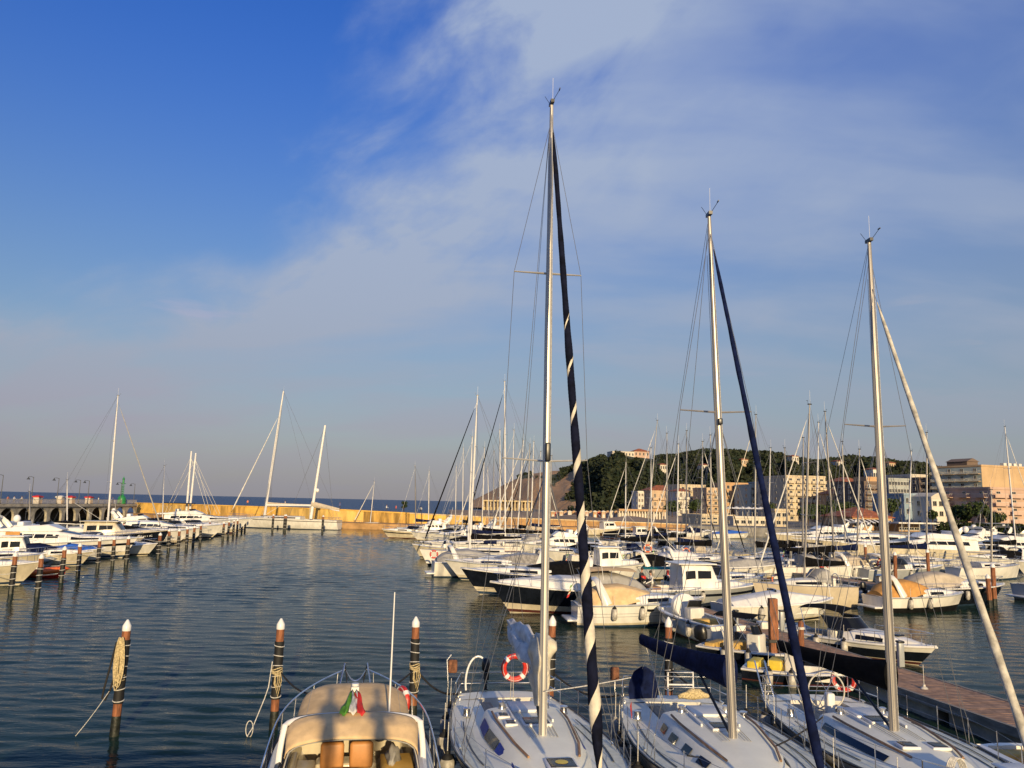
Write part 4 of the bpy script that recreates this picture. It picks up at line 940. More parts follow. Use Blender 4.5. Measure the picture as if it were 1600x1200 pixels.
def sail_boat(label, foot, top, head, L, B, fs=1.0, fb=1.4, hull=None, stripe=None, boom=None, boomc=None, genoa=None, gr=.07, mastm=None, mr=.09, spread=((.36, .9), (.66, .75)), xm=.08, detail=False, hood=None, bimini=None,
              name='sailing_boat', group=None, bottom=None, cabcol=None, stern_rail=True, frac=.96, stripes=None, boomh=1.25, deckmat=None, wheel=True, coach=1.0, cwin='strip', wires=1.0, boomz=None, swing=0.0):
    hull = hull or white; mastm = mastm or alu; foot = Vector(foot); foot.z = 0
    f = Vector((math.cos(head), math.sin(head), 0)); xmast = L * xm
    r_ = empty(name, foot - f * xmast, head); tag(r_, label, 'sailboat', group)
    H = Hull(L, B, fs, fb, draft=.5, rake=.10, tw=.66, p0=.36, p1=.62, full=2.0, tmax=.46, sheer=1.5, revt=.5 if detail else .2)
    wl_ = .5 / (.5 + fs)
    H.shell(0, wl_ + .05, nv=4).build('hull_bottom', bottom or aflblue, r_); H.shell(wl_ + .05, 1, nv=8, nt=30 if detail else 22).build('hull', hull, r_)
    if stripe: H.shell(.84, .89, nv=1, off=.008).build('hull_stripe', stripe, r_)
    rec = (-L * .43, -L * .17, B * .2, fs - .45)
    d, ck = H.deck(rec); d.build('deck', deckmat or (deckm if detail else white2), r_); ck.build('cockpit', white2, r_)
    b = MB()
    for sd_ in (-1, 1): b.tube([(H.x(t), sd_ * (H.hb(t) - .02), H.zs(t) + .015) for t in np.linspace(0, 1, 28)], .026, 5)
    b.build('toe_rail', blackm if detail else alud, r_)
    X = lambda t: L * (t - .5); cc = coach
    st = [(X(.33), B * .30, B * .25, H.zs(.33) - .05, H.zs(.33) + .44 * cc), (X(.45), B * .31, B * .25, H.zs(.45) - .05, H.zs(.45) + .42 * cc), (X(.60), B * .27, B * .20, H.zs(.6) - .05, H.zs(.6) + .33 * cc), (X(.72), B * .18, B * .11, H.zs(.72) - .05, H.zs(.72) + .17 * cc), (X(.80), B * .09, B * .03, H.zs(.8) - .05, H.zs(.8) + .03)]
    cab(st, .06).build('coachroof', cabcol or (deckmat or (deckm if detail else white2)), r_)
    if cwin == 'strip':
        for q in cab_side(st, X(.37), X(.62), .35, .8): q.build('window', glass, r_)
    elif cwin == 'small':
        for k in range(4):
            for q in cab_side(st, X(.37 + .075 * k), X(.37 + .075 * k) + .42, .38, .8, n=3): q.build('window', glass, r_)
    elif cwin == 'wedge':
        for q in cab_side(st, X(.36), X(.44), .30, .84, n=4): q.build('window', bluestr, r_)
        for q in cab_side(st, X(.445), X(.53), .30, .84, n=4): q.build('window', glass, r_)
        for sd_ in (-1, 1):
            b = MB(); pts = []
            for x, v in ((X(.535), .30), (X(.535), .82), (X(.66), .42), (X(.735), .06)):
                wb, wt, zb, zt = cab_at(st, x); pts.append((x, sd_ * (lerp(wb, wt, v) + .02), zb + .85 * v * (zt - zb)))
            b.add(pts, [(0, 1, 2, 3)]); b.build('stripe_wedge', bluestr, r_)
    # mast in the boat's own frame
    zt_ = Matrix.Rotation(-head, 3, 'Z') @ (Vector(top) - Vector(r_.location)); mf = Vector((xmast, 0, H.zs(H.t_of(xmast)) + .30 * cc)); mt = Vector(zt_)
    n = 10; b = MB(); b.tube([lerp(mf, mt, k / n) for k in range(n + 1)], [mr * (1 if k < 7 else 1 - .13 * (k - 6)) for k in range(n + 1)], 12, flat=.72); b.build('mast', mastm, r_)
    b = MB(); b.rbox((mf.x, 0, mf.z), (mr * 3.6, mr * 3.0, .12), .02); b.build('mast_collar', blackm, r_)
    at = lambda q: lerp(mf, mt, q)
    # masthead gear
    b = MB(); b.box((mt.x, 0 + mt.y, mt.z + .02), (.28, .09, .08)); b.tube([(mt.x + .1, mt.y, mt.z), (mt.x + .26, mt.y + .14, mt.z + .24)], .007, 5); b.tube([(mt.x - .1, mt.y, mt.z), (mt.x - .16, mt.y - .14, mt.z + .26)], .006, 5)
    b.box((mt.x + .27, mt.y + .14, mt.z + .25), (.12, .02, .03)); b.build('masthead_gear', blackm, r_)
    b = MB(); b.tube([(mt.x - .02, mt.y + .03, mt.z), (mt.x - .02, mt.y + .03, mt.z + (.7 if detail else 1.0))], .004 if detail else .008, 5); b.build('antenna', whitep, r_)
    if detail:
        for k, (dx, dy) in enumerate(((-.13, .05), (.12, .06), (.13, -.05), (-.12, -.06))):
            b = MB(); b.tube([mf + Vector((dx, dy, .15)), lerp(mf, mt, .5) + Vector((dx * .9, dy * .9, 0)), mt + Vector((dx * .7, dy * .7, -.1 - .9 * (k % 2)))], .006, 4); b.build('halyard', [wirel, ropew, wire, wirel][k], r_)
    bow = Vector((X(.985), 0, H.zs(1) + .05)); stern = Vector((X(.005), 0, H.zs(0) + .05)); hd = at(frac); wr = (.0065 if detail else .012) * wires
    if genoa:
        o = furl(lerp(bow, hd, .06), lerp(bow, hd, .955), gr, gr * .45, [genoa, stripes] if stripes else [genoa], n=170 if detail else 40, seg=28 if detail else 8, turns=13 if stripes else 0, frac=.42, wob=.12 if detail else .06); o.parent = r_
        b = MB(); b.lathe([(.11, 0), (.11, .04), (.05, .05), (.05, .13), (.11, .14), (.11, .18)], tuple(lerp(bow, hd, .035)), 12); b.build('furler_drum', blackm, r_)
    b = MB(); b.tube([bow, hd], wr, 5); b.build('forestay', wire, r_)
    b = MB()
    if detail:
        sp = lerp(mt, stern, .72); b.tube([mt, sp], wr, 5); b.tube([sp, (stern.x, B * .25, stern.z)], wr, 5); b.tube([sp, (stern.x, -B * .25, stern.z)], wr, 5)
    else: b.tube([mt, stern], wr, 4)
    b.build('backstay', wire, r_)
    tips = {-1: [], 1: []}
    for q, w_ in spread:
        c = at(q)
        for sd_ in (-1, 1):
            tip = Vector((c.x - .18, c.y + sd_ * w_, c.z + .06)); tips[sd_].append(tip); b = MB(); b.tube([c, tip], [.045, .025] if detail else [.05, .035], 6, flat=.6); b.build('spreader', mastm, r_)
    for sd_ in (-1, 1):
        t = H.t_of(xmast - .25); cp = Vector((xmast - .25, sd_ * (H.hb(t) - .12), H.zs(t)))
        b = MB(); b.tube([cp] + tips[sd_] + [at(.97)], wr, 4); b.build('shroud', wire, r_)
        b = MB(); b.tube([cp + Vector((-.35, 0, 0)), at(spread[0][0] - .01)], wr, 4); b.build('lower_shroud', wire, r_)
        if detail: b = MB(); b.tube([cp + Vector((.35, 0, 0)), at(spread[0][0] - .01)], wr, 4); b.build('lower_shroud', wire, r_)
    bz = boomz if boomz is not None else mf.z + boomh - .3; be = Vector((xmast - L * .42, swing, bz + .12)) if boom != 'none' else None
    if be:
        gp = at((bz - mf.z) / (mt.z - mf.z)); b = MB(); b.tube([gp - Vector((.08, 0, 0)), be], mr * .62, 8); b.build('boom', mastm, r_)
        if boomc:
            b = MB(); pts = [lerp(gp, be, k / 12) + Vector((0, 0, .10 + .22 * (1 - k / 12) ** 2)) for k in range(13)]; rings = []
            for k, (p, u, v) in enumerate(frames(pts)):
                q = k / 12; w_ = lerp(.17, .09, q) * (1 + .06 * math.sin(k * 2.1)); hh = lerp(.36, .13, q ** .6)
                rings.append([p + Vector((0, w_ * math.cos(a), hh * math.sin(a) - (.04 if math.sin(a) < 0 else 0))) for a in np.linspace(0, 2 * PI, 14, endpoint=False)])
            b.loft(rings); b.build('sail_cover', boomc, r_)
        b = MB(); b.tube([lerp(gp, be, .32), mf + Vector((-.1, 0, .12))], .035 if detail else .03, 6); b.build('boom_vang', blackm if detail else mastm, r_)
        b = MB(); b.tube([mt, be], wr * .8, 4); b.build('topping_lift', wire, r_)
        b = MB(); b.tube([be + Vector((.4, -swing * .1, -.05)), (be.x + .3, swing * .5, fs + .1)], wr * 1.5, 4); b.tube([be + Vector((.55, 0, -.05)), (be.x + .5, .05 + swing * .5, fs + .1)], wr * 1.5, 4); b.build('mainsheet', wirel, r_)
    # rails
    def tubeset(nm, *paths, r=.014): 
        b = MB()
        for p in paths: b.tube(p, r, 5)
        b.build(nm, steel, r_)
    ts = [.80, .86, .92, .97]
    top_l = [(H.x(t), -max(.02, H.hb(t) - .06), H.zs(t) + .58) for t in ts]; top_r = [(x, -y, z) for x, y, z in reversed(top_l)]
    tubeset('pulpit', top_l + [(X(1.0), 0, H.zs(1) + .62)] + top_r, [(p[0], p[1], p[2] - .3) for p in top_l], [(p[0], p[1], p[2] - .3) for p in top_r], *[[p, (p[0], p[1], p[2] - .58)] for p in top_l[:1] + top_r[-1:] + top_l[2:3] + top_r[1:2]], r=.014 if detail else .02)
    if stern_rail:
        pl = [(H.x(t), -(H.hb(t) - .08), H.zs(t) + .6) for t in (.13, .06, .015)]; pr = [(x, -y, z) for x, y, z in reversed(pl)]
        tubeset('pushpit', pl + pr, [(p[0], p[1], p[2] - .3) for p in pl + pr], *[[p, (p[0], p[1], p[2] - .6)] for p in pl + pr], r=.014 if detail else .02)
    for sd_ in (-1, 1):
        for t in np.linspace(.24, .70, 5 if detail else 3):
            y = sd_ * (H.hb(t) - .06); b = MB(); b.tube([(H.x(t), y, H.zs(t)), (H.x(t), y, H.zs(t) + .6)], .012 if detail else .02, 5); b.build('stanchion', steel, r_)
        for hz in ((.58, .3) if detail else (.58,)):
            b = MB(); b.tube([(H.x(t), sd_ * (H.hb(t) - .06), H.zs(t) + hz) for t in (.13, .24, .355, .47, .585, .70, .80)], .005 if detail else .010, 4); b.build('lifeline', wire, r_)
    if hood: cab([(X(.27), B * .27, B * .24, fs + .25, fs + 1.05), (X(.36), B * .29, B * .25, fs + .3, fs + 1.08), (X(.42), B * .28, B * .2, fs + .38, fs + .6)], .08).build('sprayhood', hood, r_)
    if bimini:
        z = fs + 1.75; b = MB(); b.grid([[(X(t), w_ * B * .32, z + .12 * (1 - w_ * w_)) for w_ in np.linspace(-1, 1, 7)] for t in np.linspace(.07, .26, 5)]); b.build('bimini', bimini, r_)
        tubeset('bimini_frame', *[[(X(.16), -B * .33, fs), (X(t), -B * .32, z), (X(t), B * .32, z), (X(.16), B * .33, fs)] for t in (.08, .25)], r=.015)
    if wheel:
        ring_mb((X(.16), 0, fs + .42), .40, .016 if detail else .025, 'x').build('wheel', steel if not detail else wirel, r_)
        b = MB(); b.rbox((X(.175), 0, fs + .1), (.22, .22, .85), .05); b.build('pedestal', white2, r_)
    return r_, H, st
# ================================================================== mooring piles
def mooring_pile(label, p, h=3.1, r=.115, near=True, group=None, sl=(.8, 2.35), nb=6):
    l = empty('mooring_pile', (p[0], p[1], 0)); l.rotation_euler = (random.uniform(-.025, .025), random.uniform(-.025, .025), 0); tag(l, label, 'mooring pile', group)
    k = 14 if near else 8
    b = MB(); b.lathe([(r * 1.02, .5), (r, 1.2), (r * .98, h - .3)], n=k); b.build('post', pilew, l)
    b = MB(); b.lathe([(r * 1.08, -1.0), (r * 1.1, .2), (r * 1.04, .52), (r * .9, .53)], n=k); b.build('wet_foot', pilewet, l)
    b = MB(); b.lathe([(r * 1.02, h - .31), (r * 1.06, h - .29), (r * 1.02, h - .17), (r * .25, h - .01), (r * .05, h)], n=k); b.build('cap', whitep, l)
    if sl:
        n = 9; pr = []
        for i in range(n + 1):
            q = i / n; pr.append((r * (1.16 + .05 * math.sin(i * 2.3)), lerp(sl[0], sl[1], q)))
        b = MB(); b.lathe([(r * 1.0, sl[0])] + pr + [(r * 1.0, sl[1])], n=k); b.build('rubber_sleeve', rubber, l)
        for i in range(nb):
            z = lerp(sl[0] + .08, sl[1] - .12, i / (nb - 1)); pts = [(r * 1.24 * math.cos(a), r * 1.24 * math.sin(a), z + .025 * math.sin(a + i)) for a in np.linspace(0, 2 * PI, 14, endpoint=False)]
            b = MB(); b.tube(pts, .013 if near else .02, 5, closed=True); b.build('lashing', ropew, l)
    return l
npil = []
for k, (px, py, lab) in enumerate(((195, 968, 'mooring pile hung with coiled tan rope, alone on the open water'), (438, 966, 'mooring pile with black sleeve left of the tan-topped cruiser'),
                              (651, 963, 'mooring pile with black sleeve right of the tan-topped cruiser'), (860, 962, 'mooring pile half hidden behind the tallest mast'), (1044, 964, 'mooring pile beside the navy boom cover'))):
    p = G(px, py, 3.1); npil.append(p); mooring_pile(lab, p, sl=(.85, 2.45 if k else 2.55), group='near mooring piles')
p = npil[0]
b = MB()
for k in range(9):
    w_ = .10 + .03 * math.sin(k * 1.7); top, bot = 2.62 + .03 * math.sin(k), 1.35 + .16 * math.sin(k * 2.3) + .02 * k; sx_ = -.09 + .027 * k + .02 * math.sin(k * 3)
    pts = [(.02 + sx_ * .5 + w_ * math.sin(a) * (.55 + .45 * (1 - math.cos(a)) / 2), -.16 - .012 * (k % 3), lerp(top, bot, (1 - math.cos(a)) / 2)) for a in np.linspace(0, 2 * PI, 26, endpoint=False)]
    b.tube(pts, .014, 6, closed=True)
b.tube([(.2 * math.cos(a) * .75, .2 * math.sin(a) * .75, 1.42 + .01 * a) for a in np.linspace(0, 6 * PI, 50)], .014, 6)
o = b.build('rope_coil', ropey); o.location = (p.x, p.y, 0); tag(o, 'coil of tan rope hung on the lone mooring pile', 'rope')
b = MB(); b.tube([(-.12, -.1, 2.5), (-.2, -.12, 2.0), (-.36, -.1, 1.2), (-.38, -.1, 1.0), (-.3, -.1, .95), (-.16, -.12, 1.25), (-.1, -.14, 1.5)], .03, 8); o = b.build('rope_loop', roped); o.location = (p.x, p.y, 0); tag(o, 'black rope loop hanging beside the coiled tan rope', 'rope')
g0 = G(118, 1150, .05); rope('thin pale line running from the lone pile into the water', (p.x - .1, p.y - .12, 1.35), g0, .05, .009, ropew)
for k, (q, lab) in enumerate(((npil[1], 'left'), (npil[2], 'right'))):
    b = MB()
    for j in range(4): b.tube([(.15 * math.cos(a), .15 * math.sin(a), 1.55 + j * .05 + .03 * math.sin(a * 2 + j)) for a in np.linspace(0, 2 * PI, 18, endpoint=False)], .016, 6, closed=True)
    for j in range(3): b.tube([(.05 + .04 * j, -.15, 1.65), (.10 + .05 * j, -.19, 1.4), (.05 + .03 * j, -.19, 1.15 - .1 * j), (-.02 + .02 * j, -.17, 1.3), (0, -.15, 1.6)], .012, 6)
    o = b.build('rope_coil', ropey); o.location = (q.x, q.y, 0); tag(o, f'tan mooring line wound round the pile {lab} of the tan-topped cruiser', 'rope')
b = MB(); q = npil[1]; b.tube([(-.12, -.1, 1.9), (-.18, -.12, 1.2), (-.25, -.2, .9), (-.42, -.6, .2), (-.48, -.8, .05)], .014, 6)
b.tube([(-.42 + .1 * math.sin(a) - .05, -.7, .1 + .22 * math.cos(a) + .1) for a in np.linspace(0, 2 * PI, 18, endpoint=False)], .012, 6, closed=True); o = b.build('rope_tail', ropew); o.location = (q.x, q.y, 0); tag(o, 'white rope tail with a loop hanging from the left cruiser pile', 'rope')

lt = [(24, 862), (65, 865), (101, 853), (127, 848), (157, 840), (180, 838), (201, 837), (250, 832), (266, 826), (281, 826), (294, 823), (304, 821), (315, 818), (328, 813), (350, 815), (358, 813), (366, 812), (372, 811), (379, 809), (384, 808)]
lrow = []
for k, (px, py) in enumerate(lt):
    a = G(px, py, 2.7); lrow.append(a); mooring_pile(f'dark mooring pile, {ORD[k + 1]} from the near end of the left row', a, 2.7, .15 if k < 6 else .17, near=False, group='mooring piles before the left row', sl=(.5, 1.85), nb=4)
for k, (px, py) in enumerate(((427, 806), (445, 805), (447, 804), (505, 804))):
    a = D(px, py, 158); mooring_pile(f'dark pile by the white ketch, {ORD[k + 1]} from the left', (a.x, a.y, 0), 3.3, .2, near=False, group='piles by the white ketch', sl=(.5, 2.5), nb=4)
for px, py, d, lab in ((1207, 935, 35.5, 'thick brown guide pile standing on the pontoon'), ):
    a = D(px, py, d); r_ = empty('guide_pile', (a.x, a.y, 0)); tag(r_, lab, 'pile'); extra(r_, 'post', pilew, ((0, 0, a.z / 2 - .4), (.34, .34, a.z + .8))); extra(r_, 'collar', blackm, ((0, 0, .9), (.5, .5, .12)))
for px, py, d, lab in ((1235, 968, 36, 'short brown post right of the guide pile'), (1251, 970, 35, 'short brown post in front of the inflatable')):
    a = D(px, py, d); r_ = empty('mooring_post', (a.x, a.y, 0)); tag(r_, lab, 'post'); b = MB(); b.lathe([(.13, -.5), (.12, a.z - .05), (.06, a.z)], n=10); b.build('post', pilew, r_); b = MB(); b.lathe([(.16, a.z - .35), (.16, a.z - .25)], n=10); b.build('band', ropew, r_)
for k, (px, py, d) in enumerate(((1397, 862, 72), (1449, 858, 74), (1550, 880, 58), (1544, 897, 57), (1500, 855, 92), (1352, 850, 88))):
    a = D(px, py, d); mooring_pile(f'dark pile among the far right boats, {ORD[k + 1]} of six', (a.x, a.y, 0), max(1.6, a.z), .16, near=False, group='piles among the right-hand boats', sl=None)

# ================================================================== the three near sailing boats
def T(px, py, y): return D(px, py, y)
def hd_of(dx, dy): return math.atan2(dy, dx)
h1 = hd_of(.15, -.989); f1 = Vector((.83, 17.97, 0))
S1, HL1, st1 = sail_boat('white sloop with blue window wedge, crumpled mainsail and striped navy furled sail', f1, T(862, 162, 18.3), h1, 11.6, 3.75, 1.05, 1.45, white2, boom=None, genoa=navyd, stripes=sailcr, gr=.108, mastm=alu, mr=.092,
    spread=((.405, 1.0), (.705, .82)), xm=.055, detail=True, frac=.985, cwin='wedge', boomh=1.55, bottom=navy, stripe=navy, wheel=False)
h2 = hd_of(.045, -.999); f2 = Vector((5.0, 18.15, 0))
S2, HL2, st2 = sail_boat('white sloop with navy boom cover and plain navy furled sail', f2, T(1108, 336, 18.4), h2, 11.2, 4.0, 1.05, 1.4, greyh, boomc=navyc, genoa=navyc, gr=.082, mastm=alud, mr=.09,
    swing=-1.0, spread=((.60, .85),), xm=.045, detail=True, frac=.965, cwin='small', boomh=1.5, bottom=navy, wheel=False)
h3 = hd_of(.03, -.999); f3 = Vector((9.13, 19.42, 0))
S3, HL3, st3 = sail_boat('white racing yacht with black boom cover, big wheel and grimy furled sail', f3, T(1358, 377, 19.7), h3, 10.8, 4.0, 1.05, 1.35, greyh, boomc=blackc, genoa=saild, gr=.088, mastm=alud, mr=.105,
    swing=-1.0, spread=((.60, .78),), xm=-.005, detail=True, frac=.90, cwin='strip', boomh=1.35, stripe=blackm, wheel=False, coach=.75, bottom=navy)
def on_roof(H, st, x, y, off=0.0):
    wb, wt, zb, zt = cab_at(st, x); return zt + .06 * (1 - min(1, abs(y) / max(wt * .8, .05)) ** 1.5) + off
def hatch(r_, H, st, x, y, sx_, sy_, mark=None, ondeck=False):
    z = (H.zs(H.t_of(x)) + .05) if ondeck else on_roof(H, st, x, y)
    b = MB(); b.rbox((x, y, z + .015), (sx_, sy_, .07), .03); b.build('hatch_frame', whitep, r_); b = MB(); b.rbox((x, y, z + .05), (sx_ - .1, sy_ - .1, .03), .014); h = b.build('hatch', glassb, r_)
    if mark: b = MB(); b.lathe([(.001, .075), (.13, .07), (.13, .069)], (x, y, z), 16); b.build('round_sticker', mark, h)
def deck_gear(r_, H, st, L, hats, rails=True, lines=6, slide=True):
    for q in hats: hatch(r_, H, st, *q[:4], mark=q[4] if len(q) > 4 else None, ondeck=len(q) > 5)
    X = lambda t: L * (t - .5)
    if slide:
        b = MB(); x = X(.36); b.rbox((x, 0, on_roof(H, st, x, 0) + .03), (.85, .78, .08), .03); b.build('sliding_hatch', whitep, r_)
        for sd_ in (-1, 1): b = MB(); b.box((X(.40), sd_ * .44, on_roof(H, st, X(.4), 0) + .0), (1.5, .04, .09)); b.build('hatch_rail', whitep, r_)
    if rails:
        for sd_ in (-1, 1):
            b = MB(); pts = []
            for x in np.linspace(X(.38), X(.66), 10):
                wb, wt, zb, zt = cab_at(st, x); pts.append((x, sd_ * wt * .9, zt + .05))
            b.tube(pts, .028, 6); b.build('grab_rail', teak, r_)
    for k in range(lines):                                           # halyards led aft over the roof
        y = (-1 if k % 2 else 1) * (.16 + .07 * (k // 2)); b = MB(); b.tube([(x, y * (1 + (X(.58) - x) * .12), on_roof(H, st, x, y) + .03) for x in np.linspace(X(.57), X(.36), 6)], .007, 4); b.build('halyard', [ropew, ropey, wirel][k % 3], r_)
    for sd_ in (-1, 1):
        b = MB(); b.lathe([(.09, 0), (.075, .05), (.07, .13), (.09, .16), (.04, .18)], (X(.345), sd_ * .55, on_roof(H, st, X(.345), .55) + .0), 12); b.build('winch', steel, r_)
        b = MB(); b.lathe([(.11, 0), (.09, .06), (.085, .17), (.11, .2), (.05, .22)], (X(.24), sd_ * (H.hb(.24) - .45), H.zs(.24) + .03), 12); b.build('winch', steel, r_)
        for t in (.90, .5, .08):
            b = MB(); y = sd_ * (H.hb(t) - .14); b.box((X(t), y, H.zs(t) + .035), (.05, .03, .05)); b.box((X(t), y, H.zs(t) + .07), (.24, .03, .025)); b.build('cleat', steel, r_)
        b = MB(); b.tube([(x, sd_ * (H.hb(H.t_of(x)) * .80), H.zs(H.t_of(x)) + .05) for x in np.linspace(X(.30), X(.62), 8)], .018, 5, flat=.5); b.build('genoa_track', blackm, r_)
        b = MB(); rows = [[(H.x(t), sd_ * max(.05, H.hb(t) * a), H.zs(t) + .0 + .06 * (1 - a * a)) for a in (.70, .93)] for t in np.linspace(.34, .80, 12)]; b.grid(rows); o = b.build('nonskid_panel', grip, r_); o.location.z = .006
def cockpit_fit(r_, H, L, B, fs):
    X = lambda t: L * (t - .5)
    for sd_ in (-1, 1):
        b = MB(); b.rbox((X(.20), sd_ * B * .155, fs - .22), (L * .22, B * .085, .42), .03); b.build('cockpit_seat', teakg, r_)
    b = MB(); b.box((X(.322), 0, fs + .1), (.06, .66, .75)); b.build('companionway', blackm, r_)
X1 = lambda t: 11.6 * (t - .5)
deck_gear(S1, HL1, st1, 11.6, [(X1(.475), .02, .62, .66), (X1(.41), -.62, .34, .30), (X1(.47), -.55, .34, .30), (X1(.70), .05, .62, .62, yellowp), (X1(.80), .0, .7, .7, yellowp, 1)])
cockpit_fit(S1, HL1, 11.6, 3.75, 1.05)
deck_gear(S2, HL2, st2, 11.2, [(11.2 * -.02, .0, .55, .62), (11.2 * .28, 0, .62, .62, None, 1)]); cockpit_fit(S2, HL2, 11.2, 3.7, 1.05)
deck_gear(S3, HL3, st3, 10.8, [(10.8 * -.08, .02, .6, .6), (10.8 * .10, .38, .42, .42), (10.8 * .10, -.30, .42, .42)]); cockpit_fit(S3, HL3, 10.8, 3.7, 1.05)
# radar reflector and deck light on mast one
mfp = Vector((11.6 * .055, 0, 1.7)); 
def on_mast(S_, top, foot_local, z):
    tl = Matrix.Rotation(-S_.rotation_euler.z, 3, 'Z') @ (Vector(top) - Vector(S_.location)); return lerp(Vector(foot_local), tl, (z - foot_local[2]) / (tl.z - foot_local[2]))
q = on_mast(S1, T(862, 162, 18.3), mfp, D(856, 705, 17.7).z); b = MB(); b.rbox((q.x + .13, q.y, q.z), (.12, .12, .42), .03); b.build('radar_reflector', blackm, S1)
q = on_mast(S2, T(1108, 336, 18.4), (11.2 * .045, 0, 1.7), D(1124, 655, 17.7).z); b = MB(); b.rbox((q.x + .12, q.y, q.z), (.1, .1, .14), .02); b.build('deck_light', blackm, S2)
# crumpled mainsail on boat one
def crumple(r_, pts, rad, m_, name='crumpled_sail', seed=1, n=64, seg=44):
    rr = random.Random(seed); P = [Vector(p) for p in pts]; path = []
    for k in range(n + 1):
        t = k / n * (len(P) - 1); i = min(int(t), len(P) - 2); path.append(lerp(P[i], P[i + 1], t - i))
    ph = [rr.uniform(0, 6) for _ in range(8)]; rings = []
    for k, (p, u, v) in enumerate(frames(path)):
        q = k / n; R0 = interp(np.linspace(0, 1, len(rad)), rad, q); ring = []
        for j in range(seg):
            a = 2 * PI * j / seg; f = 1 + .20 * math.sin(3 * a + ph[0] + q * 3.1) + .15 * math.sin(5 * a + ph[1] - q * 4.7) + .09 * math.sin(9 * a + ph[2] + q * 6) + .05 * math.sin(14 * a - q * 9) + .13 * math.sin(q * 15 + ph[4] + 2 * a) + .07 * math.sin(q * 27 + ph[5] - 3 * a)
            ring.append(p + u * (R0 * .8 * f * math.cos(a)) + v * (R0 * f * math.sin(a)) + Vector((0, 0, -.1 * R0 * math.sin(q * 21 + ph[3]))))
        rings.append(ring)
    b = MB(); b.loft(rings); return b.build(name, m_, r_, ang=170)
bz1 = 2.95; xm1 = 11.6 * .055
crumple(S1, [(xm1 - .25, .0, bz1 + .05), (xm1 - 1.6, .0, bz1 + .18), (xm1 - 3.2, 0, bz1 + .2), (xm1 - 4.9, 0, bz1 + .28)], [.16, .30, .34, .24, .12], sailw, seed=3)
crumple(S1, [(xm1 - .12, -.06, bz1 - .75), (xm1 - .28, -.04, bz1 - .1), (xm1 - .4, 0, bz1 + .45), (xm1 - .9, 0, bz1 + .55)], [.10, .26, .30, .12], sailcr, seed=5)
# stern kit of boat one
def W(S_, x, y, z): return Matrix.Rotation(S_.rotation_euler.z, 4, 'Z') @ Vector((x, y, z)) + Vector((S_.location.x, S_.location.y, 0))
Xs = -5.8; Xt = -5.4
life_ring('red life ring on the stern rail of the sloop with the crumpled sail', W(S1, Xs + .18, .38, 1.78), h1, .33, redp)
ob = outboard(S1, Xs + .0, -.45, 1.45, blackm, .7)
b = MB(); b.rbox((Xs + .1, -1.45, 1.82), (.12, .27, .38), .11); b.build('horseshoe_bag', mat('canvas_rust', (.22, .09, .045), .85, var=.25, scale=8), S1); b = MB(); b.tube([(Xs + .1, -1.55, 1.05), (Xs + .1, -1.62, 2.0), (Xs + .1, -1.5, 2.15)], .02, 6); b.build('bag_post', steel, S1)
b = MB(); b.tube([(Xs + .5, -.75 + .35 * -math.cos(a), 1.55 + .72 * math.sin(a) - .1) for a in np.linspace(-.3, PI * .62, 12)], .028, 7); b.build('backrest_hoop', whitep, S1)
for k, x in enumerate((-4.7, -3.6, -2.0, -.3)):
    y = (HL1.hb(HL1.t_of(x)) + .10); fender(f'grimy white fender left of the crumpled-sail sloop, {ORD[k + 1]} from its stern', W(S1, x, -y, .62), 1.25)
# stern kit of boat two
b = MB(); b.loft([[(Xs + .55 + z_ * .10, -.75 + .44 * w_ * math.cos(a), 1.10 + z_ + .2 * w_ * math.sin(a)) for a in np.linspace(0, 2 * PI, 16, endpoint=False)] for z_, w_ in ((-.05, .9), (.15, 1.0), (.42, .95), (.68, .7), (.82, .3))]); b.build('covered_dinghy_bag', navyc, S2)
b = MB(); b.tube([(Xs + .25, .8, 1.0), (Xs + .25, .8, 1.75), (Xs + .25, .05, 1.75), (Xs + .25, .05, 1.0)], .03, 7); b.tube([(Xs + .25, .8, 1.4), (Xs + .25, .05, 1.4)], .025, 7); b.build('boarding_ladder', whitep, S2)
b = MB(); b.rbox((Xs + .1, -1.5, 1.66), (.12, .27, .38), .11); b.build('horseshoe_bag', mat('canvas_rust'), S2); b = MB(); b.tube([(Xs + .12, -1.5, 1.0), (Xs + .12, -1.5, 1.55)], .02, 6); b.build('bag_post', steel, S2)
crumple(S2, [(Xs + 2.0, .75, 1.48), (Xs + 2.0, .3, 1.55), (Xs + 2.0, -.1, 1.47)], [.05, .13, .05], ropey, 'rope_heap', 9, 10, 14)
b = MB(); b.add([(-2.6, -1.62, 1.62), (-2.6, -1.6, 1.3), (-2.35, -1.66, 1.22), (-2.4, -1.7, 1.55)], [(0, 1, 2, 3)]); b.build('red_cloth', redp, S2)
for k, x in enumerate((-3.2, -1.9, -1.3, .4)):
    y = HL2.hb(HL2.t_of(x)) + .12; fender(f'grimy fender between the two left sloops, {ORD[k + 1]} from the stern of the navy-covered one', W(S2, x, -y, .62), 1.25, m_=None if k != 0 else greyc)
for k, x in enumerate((-3.9, -2.4, 1.0)):
    y = HL2.hb(HL2.t_of(x)) + .12; fender(f'pale fender on the far side of the navy-covered sloop, {ORD[k + 1]} from its stern', W(S2, x, y, .70), 1.25)
